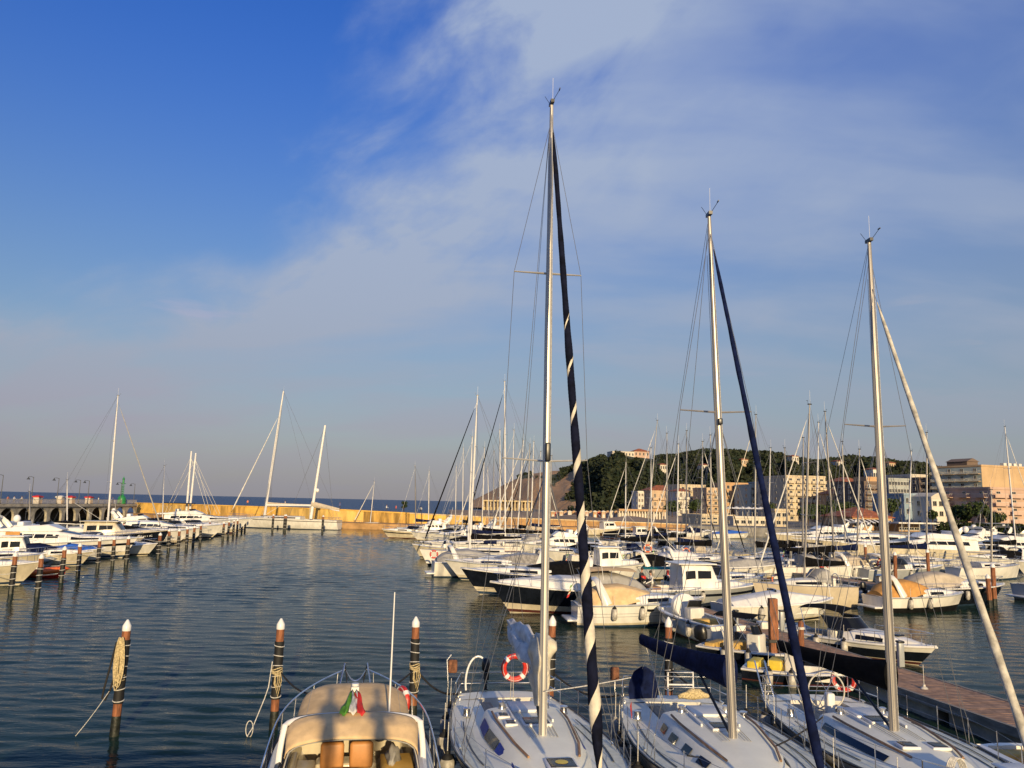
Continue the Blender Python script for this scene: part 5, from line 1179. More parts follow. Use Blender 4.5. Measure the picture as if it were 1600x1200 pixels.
# boat three: big wheel with pale rim, pedestal, backstay ladder
for sd_ in (0,):
    ring_mb((-4.0, .1, 1.50), .52, .022, 'x', n=32).build('steering_wheel', wirel, S3)
    b = MB()
    for k in range(6): a = k * PI / 3; b.tube([(-4.0, .1, 1.50), (-4.0, .1 + .51 * math.cos(a), 1.50 + .51 * math.sin(a))], .012, 5)
    b.build('wheel_spokes', steel, S3)
    b = MB(); b.rbox((-3.8, .1, 1.05), (.26, .24, .9), .06); b.build('pedestal', whitep, S3)
b = MB(); b.tube([(Xt + .3, -1.3, 1.0), (Xt - .2, -1.4, 2.0)], .025, 6); b.tube([(Xt + .3, -1.0, 1.0), (Xt - .2, -1.1, 2.0)], .025, 6)
for k in range(4): b.tube([(Xt + .2 - .1 * k, -1.32, 1.2 + .2 * k), (Xt + .2 - .1 * k, -1.02, 1.2 + .2 * k)], .018, 5)
b.build('stern_ladder', steel, S3)
for k, x in enumerate((-3.3, .2, 2.9)):
    y = HL3.hb(HL3.t_of(x)) + .12; fender(f'pale fender on the left side of the racing yacht, {ORD[k + 1]} from its stern', W(S3, x, -y, .72), 1.25)
b = MB(); b.rbox((4.1, .1, 1.72), (.5, .5, .5), .06); b.build('windlass_box', blackm, S3); b = MB(); b.rbox((4.1, .1, 1.98), (.54, .54, .04), .015); b.build('box_lid', whitep, S3)
b = MB()
for k in range(5): b.tube([(3.6 + .02 * k, -.75 + .14 * math.sin(a) + .02 * k, 1.72 + .3 * math.cos(a)) for a in np.linspace(0, 2 * PI, 18, endpoint=False)], .016, 6, closed=True)
b.build('coiled_line', ropew, S3)
# shore and stern lines
P = npil
rope('black stern line from the right cruiser pile to the crumpled-sail sloop', (P[2].x + .1, P[2].y, 1.5), W(S1, Xs + .3, -1.3, 1.1), .22, .03)
rope('black mooring line from the right pile to the cruiser bow', (P[2].x, P[2].y, 1.55), (-3.75, 21.3, 1.5), .15, .026)
rope('black mooring line from the left pile to the cruiser bow', (P[1].x + .1, P[1].y, 1.6), (-5.0, 21.7, 1.5), .16, .026)
rope('black stern line from the hidden pile to the crumpled-sail sloop', (P[3].x, P[3].y, 1.5), W(S1, Xs + .4, 1.3, 1.1), .14, .026)
rope('black stern line from the hidden pile to the navy-covered sloop', (P[3].x + .1, P[3].y, 1.4), W(S2, Xs + .3, -1.4, 1.1), .3, .026)
rope('black stern line from the pile beside the navy boom cover', (P[4].x, P[4].y, 1.6), W(S2, Xs + .4, 1.3, 1.1), .12, .026)
rope('dark bow line drooping across the foredeck of the navy-covered sloop', W(S2, 1.2, -1.2, 1.45), W(S3, -.2, -1.62, 1.75), .35, .018)
rope('pale spring line between the tallest mast and the deck edge', W(S1, .9, .0, 2.6), W(S1, 2.0, 1.55, 3.1), .02, .012, ropew)

# ================================================================== the tan-topped cruiser
hc = hd_of(-.18, .98); LC, BC = 10.6, 3.4; bowp = Vector((-4.16, 22.8, 0)); fc = Vector((math.cos(hc), math.sin(hc), 0)); cpos = bowp - fc * LC / 2
CRU = empty('motor_cruiser', cpos, hc); tag(CRU, 'white motor cruiser with tan canvas top, seen from its stern', 'motor boat')
HC = Hull(LC, BC, 1.1, 1.5, .5, .16, .9, .22, .9, 2.4, .5); XC = lambda t: LC * (t - .5)
HC.shell(0, .4, nv=4).build('hull_bottom', navy, CRU); HC.shell(.4, 1, nv=8, nt=30).build('hull', white, CRU)
d, ck = HC.deck((XC(.04), XC(.70), BC * .38, .55)); d.build('deck', deckm, CRU); ck.build('cockpit', cream, CRU)
stc = [(XC(.69), BC * .33, BC * .28, 1.15, 1.62), (XC(.76), BC * .29, BC * .22, 1.2, 1.66), (XC(.84), BC * .19, BC * .12, 1.25, 1.60), (XC(.92), BC * .09, BC * .05, 1.3, 1.52)]
cab(stc).build('foredeck_trunk', deckm, CRU)
b = MB()
for sd_ in (-1, 1): b.tube([(HC.x(t), sd_ * (HC.hb(t) + .01), HC.zs(t) - .04) for t in np.linspace(0, 1, 28)], .05, 6)
b.build('rub_rail', rubber, CRU)
# bow rail, stanchions, high pulpit horns
rl = HC.rail(.22, .955, 16, .05, .55); b = MB()
for sd_ in (-1, 1): b.tube(rl[sd_], .02, 6)
b.build('bow_rail', steel, CRU)
for sd_ in (-1, 1):
    for t in np.linspace(.24, .93, 8):
        y = sd_ * (HC.hb(t) - .05); b = MB(); b.tube([(HC.x(t), sd_ * (HC.hb(t) - .02), HC.zs(t)), (HC.x(t) + .04, y, HC.zs(t) + .55)], .014, 6); b.build('stanchion', steel, CRU)
    b = MB(); b.tube([(HC.x(.80), sd_ * .50, HC.zs(.8)), (HC.x(.92), sd_ * .30, 2.25), (HC.x(.955), sd_ * .27, 2.0), (HC.x(.985), sd_ * .2, 1.55)], .022, 6); b.build('pulpit_horn', steel, CRU)
b = MB(); b.tube([(HC.x(.955), y, 2.0 - .28 * (1 - (y / .27) ** 2)) for y in np.linspace(-.27, .27, 9)], .02, 6); b.build('pulpit_bar', steel, CRU)
b = MB(); b.rbox((HC.x(.94), 0, 1.58), (.45, .3, .1), .03); b.build('anchor_roller', whitep, CRU)
# canvas tops and the arch between them
def dome(x0, x1, w0, w1, z0, z1, crown, m_, nm, fall=.0, front=0.0, bulge=0.0):
    b = MB(); rows = []
    for i in range(13):
        q = i / 12; x = lerp(x0, x1, q); w_ = lerp(w0, w1, q) * (1 - front * max(0, q - .6) ** 2 * 6); z = lerp(z0, z1, q) - front * max(0, q - .55) ** 2 * 3.2
        row = []
        for k in np.linspace(-1, 1, 21):
            e = abs(k) ** 3.2; row.append((x - .10 * k * k, w_ * math.sin(k * PI / 2) * (1 + 0), z + bulge * math.sin(PI * min(1, q * 1.25) * .5) + crown * (1 - abs(k) ** 2.2) - fall * e + .008 * math.sin(k * 9 + i * 1.3)))
        rows.append(row)
    b.grid(rows); o = b.build(nm, m_, CRU); so_ = o.modifiers.new('thickness', 'SOLIDIFY'); so_.thickness = .015; return o
fd = dome(XC(.470), XC(.735), 1.22, 1.16, 1.94, 2.02, .16, tan, 'front_canvas_top', .34, .85, .26)
rd_ = dome(XC(.372), XC(.445), 1.26, 1.30, 1.82, 1.92, .14, tan, 'rear_canvas_top', .16, .0, .20)
for kk in (-.55, 0.0, .55):                                           # stitched seams over the front top
    b = MB(); vv = [v for v in fd.data.vertices]; j = int(round((kk + 1) * 10)); b.tube([tuple(fd.data.vertices[i * 21 + j].co + Vector((0, 0, .012))) for i in range(13)], .009, 5); b.build('seam', beige, fd)
b = MB(); arc = [(XC(.455) - .30 * k * k - .9 * max(0, abs(k) - .75), 1.42 * math.sin(k * PI / 2), 2.20 - .20 * abs(k) ** 2.4 - 3.2 * max(0, abs(k) - .8)) for k in np.linspace(-1, 1, 31)]
b.tube(arc, .06, 10, flat=.6); b.build('radar_arch', whitep, CRU)
for x in (XC(.377), XC(.41)):
    b = MB(); b.tube([(XC(.36), -1.36, 1.1)] + [(x - .1 * k * k, 1.24 * math.sin(k * PI / 2), 1.80 + .14 * (1 - abs(k) ** 2.2) - .16 * abs(k) ** 3.2) for k in np.linspace(-1, 1, 13)] + [(XC(.36), 1.36, 1.1)], .014, 6); b.build('canopy_hoop', greyc, CRU)
for sd_ in (-1, 1):
    b = MB(); b.grid([[(XC(.44), sd_ * 1.28, 1.2), (XC(.44), sd_ * 1.20, 1.74)], [(XC(.58), sd_ * 1.26, 1.25), (XC(.57), sd_ * 1.18, 1.74)], [(XC(.72), sd_ * 1.02, 1.45), (XC(.70), sd_ * 1.02, 1.62)]]); b.build('side_screen', glass, CRU)
    b = MB(); b.tube([(HC.x(t), sd_ * (HC.hb(t) - .30), HC.zs(t) + .17) for t in np.linspace(.06, .66, 12)], .10, 8, flat=1.3); b.build('cockpit_coaming', whitep if sd_ < 0 else blackm, CRU)
b = MB(); b.tube([(XC(.462), -.72, 2.1), (XC(.462) - .02, -.73, 4.65)], [.022, .012], 6); b.build('antenna', whitep, CRU)
b = MB(); b.tube([(XC(.52), .0, 2.15), (XC(.52), .0, 2.52)], .02, 6); b.box((XC(.52), .0, 2.54), (.10, .16, .10)); b.lathe([(.08, 0), (.08, .05)], (XC(.52), .0, 2.61), 10); b.build('mast_light', whitep, CRU)
# limp italian flag hung over the arch
fl = empty('flag', cpos, hc); tag(fl, 'limp green, white and red flag hung over the tan canvas top', 'flag')
for k, (m_, y0, lean) in enumerate(((mat('cloth_green', (.10, .30, .03), .8), .30, .18), (mat('cloth_white', (.62, .60, .55), .8), .03, .02), (mat('cloth_red', (.55, .03, .03), .8), -.22, -.2))):
    b = MB(); rows = []
    for i in range(9):
        q = i / 8; wv = .10 + .06 * q; rows.append([(XC(.515) - .95 * q + .03 * math.sin(j * 2.2 + i), lerp(.0, y0 * .7, q ** .7) + wv * (j / 4 - .5), 2.50 - .12 * q - .10 * q * q + .045 * math.sin(j * 1.9 + i * .9) + (.02 if k == 1 else 0)) for j in range(5)])
    b.grid(rows); o = b.build('flag_panel', m_, fl); s_ = o.modifiers.new('thickness', 'SOLIDIFY'); s_.thickness = .01
# cockpit: helm seats, table, settees, bulkhead
b = MB(); b.rbox((XC(.545), .42, 1.12), (.16, .50, .55), .07); b.build('helm_seat_back', leather, CRU)
b = MB(); b.rbox((XC(.545), -.20, 1.12), (.16, .50, .55), .07); b.build('helm_seat_back', leather, CRU)
b = MB(); b.rbox((XC(.57), .12, .85), (.55, 1.3, .2), .06); b.build('helm_seat', cream, CRU)
b = MB(); b.lathe([(.02, 0), (.62, 0), (.64, .02), (.62, .05), (.02, .05)], (XC(.47), .2, .88), 26); b.build('table', mat('varnished_wood', (.42, .22, .08), .3, var=.2, scale=5, coat=.4), CRU); b = MB(); b.lathe([(.06, .55), (.05, 1.15)], (XC(.47), .2, -.27), 10); b.build('table_leg', steel, CRU)
b = MB(); b.rbox((XC(.46), 1.0, .80), (1.9, .5, .5), .07); b.build('settee', cream, CRU); b = MB(); b.rbox((XC(.46), 1.2, 1.05), (1.9, .16, .35), .06); b.build('settee_back', cream, CRU)
b = MB(); b.rbox((XC(.46), -.92, .85), (1.2, .62, .6), .07); b.build('wet_bar', teak, CRU); b = MB(); b.rbox((XC(.46), -.92, 1.18), (1.24, .66, .06), .02); b.build('bar_top', cushy, CRU)
b = MB(); b.rbox((XC(.64), -.65, 1.2), (.6, .9, .5), .08); b.build('helm_console', cream, CRU); ring_mb((XC(.60), -.6, 1.4), .18, .015).build('wheel', blackm, CRU)
b = MB(); b.rbox((XC(.08), 0, .85), (.5, 2.2, .6), .08); b.build('aft_seat', cream, CRU)
crumple(CRU, [(XC(.52), -.95, 1.25), (XC(.48), -.85, 1.32), (XC(.44), -.8, 1.25)], [.05, .17, .06], greyc, 'folded_cloth', 4, 10, 14)
lr = life_ring('red life ring hung on the right rail of the tan-topped cruiser', Matrix.Rotation(hc, 4, 'Z') @ Vector((XC(.72), -1.15, 1.78)) + cpos, hc + PI / 2 + .35, .28, redp)

# ================================================================== people
def person(label, loc, rz, h=1.75, shirt=(.6, .6, .6), trous=(.03, .03, .04), hair=(.03, .02, .015), legs=(.12, -.1), arm=(.25, -.2), bend=.0, elbow=.3, name='person', bare=False, carry=False):
    p = empty(name, loc, rz); tag(p, label, 'person'); s = h / 1.75; sk = (.42, .24, .16)
    V = [(0, 0, .95), (0, 0, 1.12), (.0, 0, 1.32), (.02, 0, 1.46), (.04, 0, 1.56), (.05, 0, 1.68)]; Rr = [(.15, .11), (.135, .10), (.155, .105), (.07, .065), (.058, .058), (.085, .10)]; E = [(0, 1), (1, 2), (2, 3), (3, 4), (4, 5)]
    V = [(x + bend * max(0, z - .95), y, z) for x, y, z in V]
    def chain(start, pts, rad):
        q = start
        for a, r_ in zip(pts, rad): V.append(a); Rr.append((r_, r_)); E.append((q, len(V) - 1)); q = len(V) - 1
    for sd_, lg in ((1, legs[0]), (-1, legs[1])):
        chain(0, [(0, sd_ * .09, .88), (lg * 1.1 + .04, sd_ * .1, .49), (lg * 1.6 - .03, sd_ * .1, .09), (lg * 1.6 + .13, sd_ * .12, .04)], [.095, .062, .045, .04])
    tx = bend * .4
    for sd_, am in ((1, arm[0]), (-1, arm[1])):
        chain(2, [(tx, sd_ * .18, 1.38), (tx + am * .5, sd_ * .23, 1.13), (tx + am + elbow * .5, sd_ * .21, .94 + elbow * .25), (tx + am * 1.2 + elbow * .7, sd_ * .2, .86 + elbow * .3)], [.06, .045, .034, .04])
    me = bpy.data.meshes.new('body'); me.from_pydata([(x * s, y * s, z * s) for x, y, z in V], E, []); o = bpy.data.objects.new('body', me); C.objects.link(o); o.parent = p
    md = o.modifiers.new('skin', 'SKIN'); sv_ = me.skin_vertices[0].data
    for i, r_ in enumerate(Rr): sv_[i].radius = (r_[0] * s, r_[1] * s); sv_[i].use_root = (i == 0)
    o.modifiers.new('sub', 'SUBSURF').levels = 2; o.modifiers['sub'].render_levels = 2
    m_ = bpy.data.materials.new('clothing'); m_.use_nodes = True; t = NT(m_.node_tree); b_ = t.n['Principled BSDF']; b_.inputs['Roughness'].default_value = .8
    z = t.sep(t.node('ShaderNodeTexCoord').outputs['Object'])[2]; c = t.mix(t.m('GREATER_THAN', z, .96 * s), (*trous, 1), (*shirt, 1)); c = t.mix(t.m('GREATER_THAN', z, 1.46 * s), c, (*sk, 1)); c = t.mix(t.m('LESS_THAN', z, (.46 if bare else .10) * s), c, (*(sk if bare else (.05, .04, .03)), 1)); t.put(b_.inputs['Base Color'], c); me.materials.append(m_)
    b = MB(); hx = .05 * s + bend * .75 * s; b.ell((hx - .015, 0, 1.70 * s), (.10 * s, .088 * s, .10 * s), 10, 8); b.build('hair', mat('hair_%d' % int(hair[0] * 1000), hair, .7), p)
    b = MB()
    for sd_ in (-1, 1): b.ell((hx + .088 * s, sd_ * .032 * s, 1.665 * s), .011 * s, 6, 4)
    b.build('eyes', blackm, p)
    if carry: b = MB(); b.rbox((.22 * s, .0, 1.12 * s), (.26, .36, .26), .08); b.build('held_bundle', redp if carry == 'red' else rubber, p)
    return p
zd = .7
def on_pont(px, py): a = G(px, py, zd); return a
a = on_pont(1001, 929); person('person in dark clothes holding a red bundle, walking on the pontoon', (a.x, a.y, zd), H_NEAR + .6, 1.75, (.03, .03, .035), (.02, .02, .025), legs=(.2, -.18), arm=(.3, .25), bend=.12, elbow=.35, carry='red')
a = on_pont(1018, 935); person('person in white shirt and shorts carrying a dark bag on the pontoon', (a.x, a.y, zd), H_LEFT + .3, 1.72, (.66, .64, .60), (.30, .28, .25), legs=(.22, -.2), arm=(.3, .2), bend=.06, elbow=.35, bare=True, carry='dark')
for k, (px, off, sh) in enumerate(((178, .9, (.6, .6, .6)), (184, 1.4, (.1, .12, .3)), (194, 1.0, (.5, .1, .08)), (41, 1.0, (.55, .5, .45)), (161, 1.2, (.6, .58, .55)), (20, 1.1, (.45, .15, .1)), (31, 1.3, (.5, .5, .55)))):
    t_ = on_pier(px); q = PA + pd * t_ + Vector((-pd.y, pd.x, 0)) * off; person(f'small figure strolling on the pier in {["white", "blue", "red", "beige", "pale", "rust", "light grey"][k]}', (q.x, q.y, DECK), H_RIGHT + k, 1.7, sh, (.05, .05, .07))
# ================================================================== the other boats
def by_bow(px, py, head, L, wl=.88):
    """boat centre when the bow meets the water at this pixel"""
    a = G(px, py); f = Vector((math.cos(head), math.sin(head), 0)); return a + f * (-(wl - .5) * L)
def by_stern(px, py, head, L):
    a = G(px, py); f = Vector((math.cos(head), math.sin(head), 0)); return a + f * (.5 * L)
MBT = motor_boat
g1 = 'boats of the left row'
# ---- left row, bows to the right
MBT('cream cruiser with white hardtop at the left edge, nearest in the left row', by_bow(36, 914, H_RIGHT, 9.5), H_RIGHT, 9.5, 3.2, 'express', cream, fs=1.1, fb=1.7, cover=None, bimini=whitec, seatc=beige, group=g1)
MBT('small cream runabout with dark windscreen behind the nearest left cruiser', by_bow(52, 892, H_RIGHT, 8), H_RIGHT, 8, 2.8, 'express', cream, fs=1.0, fb=1.5, group=g1, bimini=None)
r_, H_ = MBT('orange-red inflatable dinghy floating between the left piles', by_bow(104, 903, H_RIGHT, 3.4, 1.0), H_RIGHT, 3.4, 1.6, 'rib', orangep, redp, group=g1, name='inflatable_dinghy', cat='dinghy')
MBT('grey-blue small dinghy leaning behind the orange inflatable', by_bow(84, 886, H_RIGHT, 3.6, 1.0), H_RIGHT + .3, 3.6, 1.5, 'rib', greyh, greyh, group=g1, name='inflatable_dinghy', cat='dinghy')
r_, H_ = MBT('big white flybridge yacht with orange boarding panel in the left row', by_bow(196, 872, H_RIGHT, 15, .93), H_RIGHT, 15, 4.4, 'fly', white, cream, navy, fs=1.4, fb=2.15, vb=.45, dome=True, group=g1, name='motor_yacht', bimini=None, rake=.12)
b = MB(); b.rbox((-3.6, -2.22, 1.95), (1.3, .08, 1.4), .03); b.build('boarding_panel', orangec, r_)
MBT('low cream motor boat between the big flybridge yacht and the navy yacht', by_bow(212, 864, H_RIGHT, 9, .92), H_RIGHT, 9, 3.1, 'express', cream, fs=1.2, fb=1.8, group=g1, arch=False)
r_, H_ = MBT('navy-hulled yacht with white lettering on its bow and cream wheelhouse', by_bow(249, 859, H_RIGHT, 14, .93), H_RIGHT, 14, 4.2, 'pilot', navy, navy, fs=1.5, fb=2.4, group=g1, name='motor_yacht', sup=cream, rake=.10)
p0 = Vector(H_.pt(.80, .78, -1)); p1 = Vector(H_.pt(.92, .78, -1)); tx = (p1 - p0).normalized()
fc_ = bpy.data.curves.new('lettering', 'FONT'); fc_.body = 'AMITIE'; fc_.size = .55; fc_.extrude = .01; fo = bpy.data.objects.new('lettering', fc_); C.objects.link(fo); fo.parent = r_; fc_.materials.append(whitep); bpy.context.view_layer.update(); me_ = bpy.data.meshes.new_from_object(fo); bpy.data.objects.remove(fo); fo = bpy.data.objects.new('lettering', me_); C.objects.link(fo); fo.parent = r_
yy = Vector((0, -.25, 1)); yy = (yy - tx * yy.dot(tx)).normalized(); zz = tx.cross(yy); mm = Matrix((tx, yy, zz)).transposed().to_4x4(); mm.translation = p0 + zz * .05 - tx * .3; fo.matrix_local = mm
sail_boat('white sloop with tall pale mast and striped furled sail in the left row', G(165, 855), T(184.5, 618, G(165, 855).y), H_RIGHT, 15, 4.2, 1.3, 1.8, white, mastm=alup, mr=.17, genoa=greyc, stripes=None, gr=.09, group=g1, boomc=blackc, hood=whitec, xm=.05)
MBT('white sport yacht with dark canopy behind the navy yacht', by_bow(292, 851, H_RIGHT, 13, .95), H_RIGHT, 13, 4, 'express', white, beigeh, None, fs=1.4, fb=2.1, group=g1, cover=blackc, bimini=None)
MBT('white sport cruiser with grey side windows in the left row', by_bow(305, 845, H_RIGHT, 13), H_RIGHT, 13, 4, 'fly', white, cream, fs=1.4, fb=2.0, group=g1, fly=False)
MBT('white cruiser with wedge-shaped black window in the left row', by_bow(334, 842, H_RIGHT, 14), H_RIGHT, 14, 4.2, 'express', white, cream, fs=1.6, fb=2.3, group=g1, forecover=None, cover=None, bimini=blackc)
MBT('low white motor boat nose-out near the end of the left row', by_bow(352, 838, H_RIGHT, 11), H_RIGHT, 11, 3.7, 'express', white, cream, fs=1.5, fb=2.2, group=g1)
r_, H_ = MBT('white trawler yacht with high deckhouse and twin mast', by_bow(372, 834, H_RIGHT, 17), H_RIGHT, 17, 4.8, 'fly', white, cream, fs=2.0, fb=2.8, group=g1, name='motor_yacht', bimini=blackc, arch=False)
for k, (px, top) in enumerate(((292, 705), (297, 708))):
    a = D(px, 790, r_.location.y); q = D(px + 7 + k * 2, top, r_.location.y); Mi = Matrix.Rotation(-H_RIGHT, 3, 'Z'); A_, B_2 = Mi @ (Vector((a.x, a.y, 3.0)) - Vector((*r_.location.xy, 0))), Mi @ (q - Vector((*r_.location.xy, 0)))
    b = MB(); b.tube([A_, B_2], [.2, .13], 8); b.build('mast', alup, r_)
    for dx, m_ in ((-3.6, wirel), (3.6, wire), (5.2, wirel)):
        b = MB(); b.tube([lerp(A_, B_2, .9), (A_.x + dx, A_.y, 3.4)], .03, 5); b.build('stay', m_, r_)
MBT('last white sport boat with black canopy at the far end of the left row', by_bow(383, 829, H_RIGHT, 12), H_RIGHT, 12, 3.8, 'express', white, cream, fs=1.8, fb=2.5, group=g1, cover=blackc)
for k, (px, py, tx_, ty) in enumerate(((252, 838, 257, 728), (103, 850, 105, 750), (45, 850, 46, 768))):
    a = G(px, py); sail_boat(['white sailboat with thin bare mast behind the left row', 'white sailboat with short mast behind the big flybridge yacht', 'small sailboat with grey mast near the pier arches'][k], a, T(tx_, ty, a.y), H_RIGHT, 9, 3, 1, 1.4, white, mastm=alup if k != 2 else alud, mr=.11, genoa=None, boomc=navyc, group=g1, spread=((.5, .7),))
for k, (px, py, L_) in enumerate(((20, 876, 10), (120, 868, 11), (228, 846, 12), (276, 838, 12))):
    MBT(['white cruiser with grey canopy tucked behind the left edge boats', 'white cruiser behind the orange inflatable', 'cream cruiser behind the navy yacht', 'white cruiser behind the sport yacht with dark canopy'][k], by_bow(px, py, H_RIGHT, L_), H_RIGHT, L_, 3.5, 'fly' if k % 2 else 'express', [white, cream, cream, white][k], fs=1.3, fb=1.9, cover=greyc if k == 0 else None, group=g1)
for k, (px, py, L_, st_, hl, cv) in enumerate(((128, 884, 7, 'express', cream, navyc), (78, 884, 7.5, 'pilot', white, None), (150, 878, 6, 'open', white2, bluep), (232, 868, 7, 'express', white2, blackc))):
    MBT(['small cream boat with navy cover before the big flybridge yacht', 'small white wheelhouse boat near the left edge', 'small open boat with blue cover by the big flybridge yacht', 'small pale boat with black cover before the navy yacht'][k], by_bow(px, py, H_RIGHT, L_), H_RIGHT, L_, 2.5, st_, hl, cream, fs=.95, fb=1.35, cover=cv, group=g1)
# ---- white ketch along the far wall
hk = hd_of(-.995, .10); ka, kb = G(531, 826), G(374, 826); kl = (kb - ka).length + 3
KT, HK, stk = sail_boat('large white ketch with two tall raked masts along the yellow wall', D(412, 826, G(450, 826).y), T(443, 611, G(450, 826).y), hk, kl, 5.8, 2.0, 2.4, white, mastm=alup, mr=.36, genoa=sailw, gr=.14, frac=.82, spread=((.3, .6), (.52, .6), (.74, .5)), xm=.17, boomc=beige, coach=1.3, wires=2, boomh=2.6, stripe=navy, name='sailing_ketch', wheel=False)
Mi = Matrix.Rotation(-hk, 3, 'Z'); A_ = Mi @ (D(487, 812, KT.location.y) - Vector(KT.location)); B_2 = Mi @ (D(510, 665, KT.location.y) - Vector(KT.location)); A_.y = B_2.y = 0; A_.z = 2.2
b = MB(); b.tube([A_, B_2], [.34, .22], 10); b.build('mizzen_mast', alup, KT)
b = MB(); e_ = A_ + Vector((-6.2, 0, 1.6)); b.tube([A_ + Vector((0, 0, 2.9)), e_ + Vector((0, 0, .2))], .14, 8); b.build('mizzen_boom', alup, KT)
b = MB(); rings = []
for k in range(9):
    q = k / 8; p = lerp(A_ + Vector((0, 0, 3.1)), e_ + Vector((0, 0, .5)), q); w_ = lerp(.42, .16, q); rings.append([p + Vector((0, w_ * math.cos(a), w_ * 1.6 * math.sin(a))) for a in np.linspace(0, 2 * PI, 10, endpoint=False)])
b.loft(rings); b.build('mizzen_sail_cover', beige, KT)
b = MB(); b.ell(tuple(lerp(A_, B_2, .30) + Vector((-.5, 0, 0))), (.4, .4, .45)); b.build('radar_dome', whitep, KT)
for q_ in ((-5, 0), (5, 0)): b = MB(); b.tube([lerp(A_, B_2, .98), (A_.x + q_[0], 0, 2.3)], .03, 4); b.build('mizzen_stay', wire, KT)
a = G(578, 826); sail_boat('small white sloop alone by the yellow wall', a, T(585, 752, a.y), hd_of(-1, .1), 9, 2.8, .9, 1.2, white, mastm=alup, mr=.13, genoa=sailw, gr=.10, boom='none', xm=.05, stern_rail=False, wheel=False)
# ---- boats left of the pontoon, bows to the left
g2 = 'boats berthed left of the long pontoon'
r_, H_ = MBT('cream motor cruiser with tan cockpit covers and swept white arch', by_stern(893, 977, H_RIGHT + .02, 7.4) + Vector((.25, 0, 0)), H_RIGHT - .10, 7.4, 2.7, 'express', white, cream, fs=1.15, fb=1.55, vb=.40, cover=tan, portholes=2, seatc=tan, arch=True, group=g2, tw=.8)
for q in (.60, .70): H_.shell(q, q + .018, nv=1, off=.01).build('hull_line', greyh, r_)
b = MB(); b.rbox((-3.15, 0, 1.35), (.5, 1.5, .75), .1); b.build('stern_seat_cover', tan, r_)
MBT('navy-hulled motor boat with white bow cover, nearest of the two navy boats', by_bow(795, 957, H_LEFT, 10), H_LEFT, 10, 3.3, 'express', navy, cream, fs=1.35, fb=1.85, vb=.46, forecover=whitec, arch=False, bimini=tan, cover=greyc, group=g2, sup=white, rake=.17)
MBT('navy-hulled sport cruiser with swept white arch, farther of the two navy boats', by_bow(748, 929, H_LEFT, 11.5), H_LEFT, 11.5, 3.5, 'express', navy, cream, fs=1.35, fb=1.9, vb=.44, cover=blackc, arch=True, group=g2, sup=white, rake=.17)
MBT('white sport cruiser with orange life jacket lashed to its foredeck', by_bow(712, 906, H_LEFT, 10, .9), H_LEFT, 10, 3.3, 'express', white, cream, fs=1.25, fb=1.7, cover=clearv, group=g2)
MBT('white cruiser with grey camper tent over its stern', by_stern(676, 900, H_RIGHT, 9), H_RIGHT, 9, 3.2, 'express', white2, white2, fs=1.3, fb=1.7, cover=greyc, group=g2)
a = G(733, 884); sail_boat('white sloop with black furled sail, bow pointing at open water', a + Vector((0, 0, 0)), T(746, 618, a.y), H_LEFT, 13, 3.9, 1.25, 1.65, white, mastm=alup, mr=.17, genoa=blackc, gr=.085, boomc=blackc, xm=.10, group=g2, wires=1.2, bottom=navy)
for k, (px, py, tx_, ty, L_, gen, bc) in enumerate(((731, 868, 738, 683, 11, None, navyc), (789, 866, 788.5, 596, 14, blackc, blackc), (781, 858, 781, 672, 11, None, whitec), (808, 853, 818, 688, 11, sailw, blackc), (829, 848, 834, 690, 12, blackc, navyc), (822, 856, 828, 694, 11, sailw, beige))):
    a = G(px, py); sail_boat(['white sailboat with paired pale mast behind the black-furled sloop', 'white sloop with the tallest mast of the middle cluster', 'white sailboat with short pale mast in the middle cluster', 'white sailboat with pale furled sail in the middle cluster', 'white sloop with black furled sail at the right of the middle cluster', 'cream sailboat with beige boom cover in the middle cluster'][k], a, T(tx_, ty, a.y), H_LEFT if k != 2 else H_RIGHT, L_, 3.6, 1.2, 1.6, [white, white2, white, cream, white, cream][k], mastm=alup if k != 5 else alu, mr=.16, genoa=gen, gr=.09, boomc=bc, group=g2, hood=[navyc, greyc, None, None, blackc, beige][k])
for k, (px, py, L_, st_, hl, cv) in enumerate(((606, 841, 9, 'express', cream, None), (640, 838, 9, 'fly', white, None), (668, 866, 8, 'express', white2, blackc), (655, 872, 7, 'open', cream, None), (652, 846, 10, 'express', white, blackc), (690, 850, 10, 'fly', white, greyc), (706, 842, 9, 'express', white2, None))):
    MBT(['white runabout with black stripe at the mouth of the middle berths', 'small white flybridge boat behind the striped runabout', 'white boat with black canopy beside the black-furled sloop', 'small cream open boat beside the black-furled sloop', 'white cruiser with black cover at the far middle berths', 'white cruiser with grey cockpit enclosure at the far middle berths', 'white cruiser farthest along the middle berths'][k], by_bow(px, py, H_LEFT, L_), H_LEFT, L_, 3.0, st_, hl, cream, navy if k == 0 else None, cover=cv, fs=1.15, fb=1.6, group=g2)
